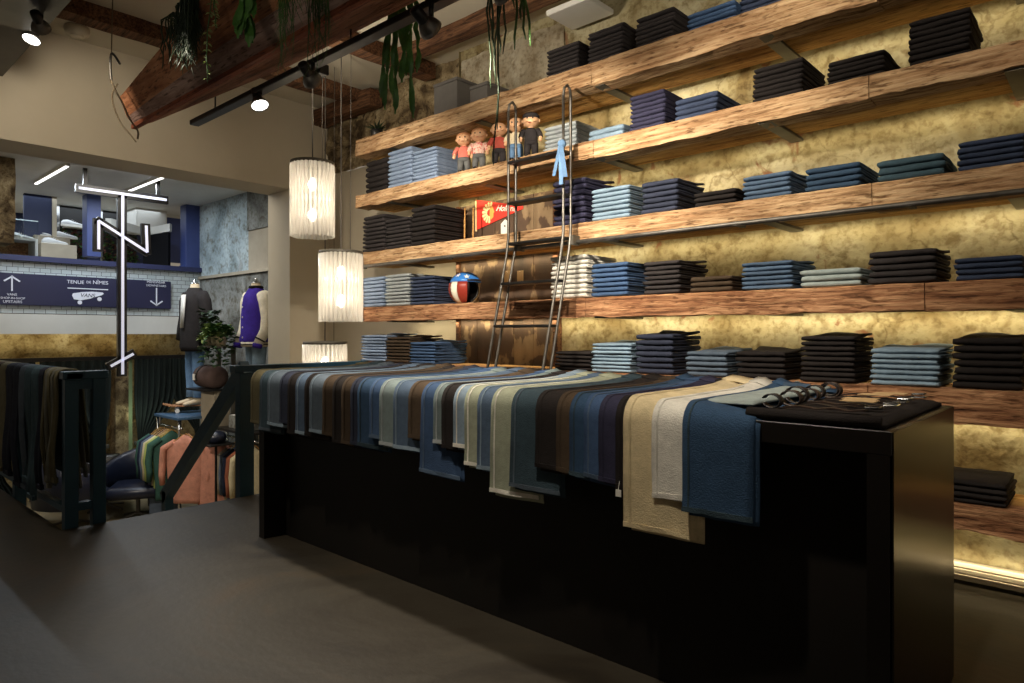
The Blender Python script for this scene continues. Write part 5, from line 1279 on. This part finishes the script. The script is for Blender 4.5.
def mannequin(px, D, zf, kind, label, rz):
    c = onD(px, 400, D); x, y = c.x, c.y; t = thing('mannequin', label, 'mannequin', (x, y, zf), 'headless mannequins'); X_ = Matrix.Translation((x, y, zf)) @ Matrix.Rotation(rz, 4, 'Z')
    # local: facing -Y, 1.5 m to the neck
    def b(nm, mb, mat, **k): return mb.xf(X_).build(nm, mat, t, True, **k)
    body = MB().loft([((0, 0, .82), .15, .11), ((0, 0, 1.0), .14, .10), ((0, 0, 1.2), .165, .115), ((0, 0, 1.34), .17, .10), ((0, 0, 1.40), .10, .07), ((0, 0, 1.44), .06, .055), ((0, 0, 1.50), .052, .05)], 16)
    b('body', body, M['pot'])
    b('neck_cap', MB().lathe([(.054, 0), (.05, .012), (.015, .02), (.012, .06), (.004, .065)], (0, 0, 1.5), 12), M['chrome'])
    jm = DEN['sky'] if kind == 'dark' else DEN['light']
    for s2 in (-1, 1):
        b('trouser_leg', MB().loft([((s2 * .08, 0, .09), .062, .068), ((s2 * .083, 0, .2), .058, .062), ((s2 * .085, -.01, .45), .062, .066), ((s2 * .08, 0, .7), .075, .08), ((s2 * .072, 0, .86), .085, .095)], 14), jm)
        sh = MB(); rs = []
        for (yy, w_, h_) in ((.05, .03, .07), (.03, .038, .085), (-.02, .04, .085), (-.08, .044, .06), (-.15, .042, .045), (-.19, .02, .03)):
            rs.append([Vector((s2 * .085 + w_ * math.cos(a), yy, h_ / 2 + h_ / 2 * math.sin(a))) for a in [2 * math.pi * k / 10 for k in range(10)]])
        b('shoe', sh.rings(rs), M['pot'] if kind == 'dark' else M['white'])
    b('trouser_seat', MB().loft([((0, 0, .80), .155, .11), ((0, 0, .92), .165, .12), ((0, 0, 1.0), .15, .11)], 16), jm)
    lowz = .66 if kind == 'dark' else .80
    tor = [((0, 0, lowz), .21, .155), ((0, 0, lowz + .06), .22, .165), ((0, 0, .95), .215, .15), ((0, 0, 1.1), .20, .145), ((0, 0, 1.26), .205, .14), ((0, 0, 1.36), .185, .115), ((0, 0, 1.42), .11, .08), ((0, 0, 1.45), .075, .065)]
    cm = cloth('overshirt', (46, 43, 43)) if kind == 'dark' else cloth('varsity', (62, 44, 140))
    sm = cm if kind == 'dark' else cloth('varsity_sleeve', (214, 204, 182))
    tm = MB().loft(tor, 20)
    for v in tm.v: v.y += .010 * math.sin(v.x * 40 + v.z * 9); v.x += .006 * math.sin(v.z * 22)
    b('jacket_body', tm, cm)
    for s2 in (-1, 1):
        b('sleeve', MB().tube([(s2 * .17, 0, 1.37), (s2 * .235, .0, 1.28), (s2 * .265, .01, 1.1), (s2 * .275, -.02, .95), (s2 * .25, -.06 if kind == 'dark' else -.10, .80)], [.07, .075, .07, .062, .05], 12), sm)
        if kind != 'dark':
            b('cuff', MB().tube([(s2 * .252, -.096, .815), (s2 * .247, -.105, .765)], [.054, .05], 12), cm)
            b('cuff_stripe', MB().tube([(s2 * .262, -.072, .865), (s2 * .259, -.08, .85)], .059, 12), DEN['black'])
    if kind == 'dark':
        b('shirt_front', MB().prism([(-.05, -.150, 1.36), (.05, -.150, 1.36), (.035, -.172, .95), (-.035, -.172, .95)], (0, .012, 0)), M['white'], label='white shirt showing in the open front')
    else:
        b('waist_rib', MB().loft([((0, 0, .775), .205, .15), ((0, 0, .83), .222, .165)], 20), cloth('rib', (200, 190, 170)))
        b('rib_stripe', MB().loft([((0, 0, .797), .216, .16), ((0, 0, .808), .219, .162)], 20), DEN['black'])
        b('collar', MB().tube([(.075 * math.cos(a), .065 * math.sin(a) , 1.455) for a in [2 * math.pi * k / 14 for k in range(15)]], .016, 8), DEN['black'])
        mb = MB()
        for k in range(5): mb.ball((0, -.158 + .006 * (k > 3), .88 + k * .115), .012, .006, .012, 8, 5)
        b('snap_buttons', mb, M['white'])
    return x, y
# skateboard under the first mannequin
c0 = onD(193, 400, 8.4)
mx_, my_ = mannequin(195, 8.4, .345, 'dark', 'headless mannequin in a dark open overshirt and blue jeans on a skateboard', R(5))
t = thing('skateboard', 'skateboard with white wheels under the first mannequin', 'skateboard', (mx_, my_, .25)); X_ = Matrix.Translation((mx_, my_, 0)) @ Matrix.Rotation(R(70), 4, 'Z')
MB().rings([[Vector((x_, -.10 * w_, .328 + u_)), Vector((x_, .10 * w_, .328 + u_)), Vector((x_, .10 * w_, .342 + u_)), Vector((x_, -.10 * w_, .342 + u_))] for x_, w_, u_ in ((-.36, .4, .03), (-.31, .9, .015), (-.24, 1, 0), (.24, 1, 0), (.31, .9, .015), (.36, .4, .03))]).xf(X_).build('deck', M['oak_red_dim'], t)
for x_ in (-.2, .2):
    MB().box(x_ - .02, x_ + .02, -.07, .07, .29, .328).xf(X_).build('axle', M['chrome'], t)
    for y_ in (-.085, .085): MB().lathe([(.026, -.015), (.026, .015)], (x_, y_, .277), 12, Vector((0, 1, 0))).xf(X_).build('wheel', M['white'], t)
mannequin(256, 7.7, .30, 'varsity', 'headless mannequin in a purple varsity jacket with cream sleeves', R(-2))
c = onD(258, 400, 7.7)
t = thing('mannequin_plinth', 'grey plinth carrying the varsity jacket mannequin', 'plinth', (c.x, c.y, .15)); MB().box(c.x - .22, c.x + .22, c.y - .24, c.y + .20, .151, .299, .006).build('block', M['concrete'], t); MB().box(c.x - .21, c.x + .21, c.y - .23, c.y + .19, .2985, .2995).build('top', M['white'], t)
# plant stand with pots and bag between the mannequins
c = onD(217, 400, 7.9); PX_, PY_ = c.x, c.y
zp = onD(217, 346, 7.9).z; zg = onD(217, 388, 7.9).z
t = thing('plant_stand', 'grey two tier stand holding plants above a bag', 'stand', (PX_, PY_, .15))
MB().box(PX_ - .26, PX_ + .2, PY_ - .12, PY_ + .16, zp - .02, zp).build('upper_shelf', M['bracket'], t); MB().box(PX_ - .3, PX_ + .2, PY_ - .24, PY_ + .14, zg - .02, zg).build('lower_shelf', M['steel_dark'], t)
for dx in (-.22, .16): MB().box(PX_ + dx - .02, PX_ + dx + .02, PY_ + .1, PY_ + .14, .15, zp - .02).build('upright', M['bracket'], t)
MB().box(PX_ - .2, PX_ + .15, PY_ - .1, PY_ + .09, .151, zg - .02).build('base', M['beige_conc'], t)
for k, (dx, mt, lab, nn, drop) in enumerate(((-.14, 'leaf_dark', 'plant with upright dark leaves in a cream pot', 120, 0), (.03, 'leaf_light', 'pale leafy plant in the middle of the stand', 150, .1), (.15, 'leaf', 'bushy trailing plant spilling beside the varsity jacket', 200, .38))):
    p = thing('potted_plant', lab, 'plant', (PX_ + dx, PY_ - .02, zp), 'potted plants on the stand'); MB().lathe([(.05, 0), (.065, .12), (.06, .122)], (PX_ + dx, PY_ - .02, zp + .001), 14).build('pot', M['pot'], p, True)
    mb = MB()
    for q in range(nn):
        a = random.uniform(0, 6.28); r_ = random.uniform(.02, .09 if k == 0 else .15); h_ = random.uniform(.12, .42 if k == 0 else .24) - (random.uniform(0, drop) if r_ > .085 else 0)
        mb.leaf((PX_ + dx + r_ * math.cos(a), PY_ - .02 + r_ * math.sin(a) - (.06 if h_ < .1 else 0), zp + h_), (math.cos(a), math.sin(a), random.uniform(-.3, .8)), .085, .065)
    for q in range(6):
        a = q * 1.05; mb.tube([(PX_ + dx, PY_ - .02, zp + .12), (PX_ + dx + .08 * math.cos(a), PY_ - .02 + .08 * math.sin(a), zp + .25)], .003, 5)
    mb.build('foliage', M[mt], p)
bg = thing('duffel_bag', 'brown grey duffel bag with a white label on the lower stand shelf', 'bag', (PX_, PY_ - .08, zg))
BM = cloth('bag', (74, 60, 56)); mb = MB()
mb.rings([[Vector((PX_ + x_, PY_ - .07 + r_ * math.cos(a), zg + .135 + r_ * 1.0 * math.sin(a))) for a in [2 * math.pi * k / 16 for k in range(16)]] for x_, r_ in ((-.26, .05), (-.25, .10), (-.2, .13), (0, .134), (.17, .13), (.22, .1), (.23, .05))]).build('body', BM, bg, True)
MB().ribbon([(PX_ - .1, PY_ - .07 + .138 * math.cos(a), zg + .136 + .138 * math.sin(a)) for a in [R(200 - 20 * k) for k in range(8)]], (.02, 0, 0), .006).build('strap', M['leather_bk'], bg)
MB().box(PX_ - .16, PX_ - .11, PY_ - .215, PY_ - .205, zg + .10, zg + .17).build('label_patch', M['white'], bg)
cpx = onD(216, 440, 7.5)
cp_ = thing('navy_cap', 'dark navy cap lying on a small shelf before the salmon sweatshirt', 'cap', (cpx.x, cpx.y, cpx.z)); MB().ball((cpx.x, cpx.y, cpx.z + .03), .13, .11, .08, 14, 8).build('crown', M['leather'], cp_, True); MB().ball((cpx.x - .1, cpx.y - .08, cpx.z), .12, .09, .014, 12, 6).build('brim', M['leather'], cp_, True)
t = thing('small_shelf', 'small dark shelf on a post carrying the navy cap', 'shelf', (cpx.x, cpx.y, LOW)); MB().box(cpx.x - .16, cpx.x + .16, cpx.y - .14, cpx.y + .14, cpx.z - .05, cpx.z - .03, .004).build('board', M['steel_dark'], t); MB().tube([(cpx.x, cpx.y, LOW), (cpx.x, cpx.y, cpx.z - .05)], .015, 8).build('post', M['steel_dark'], t)
spot('rack_spot', (-7.0, 1.7, 1.1), (-7.9, 3.3, -.3), 60, 75, .6, (1, .88, .72))
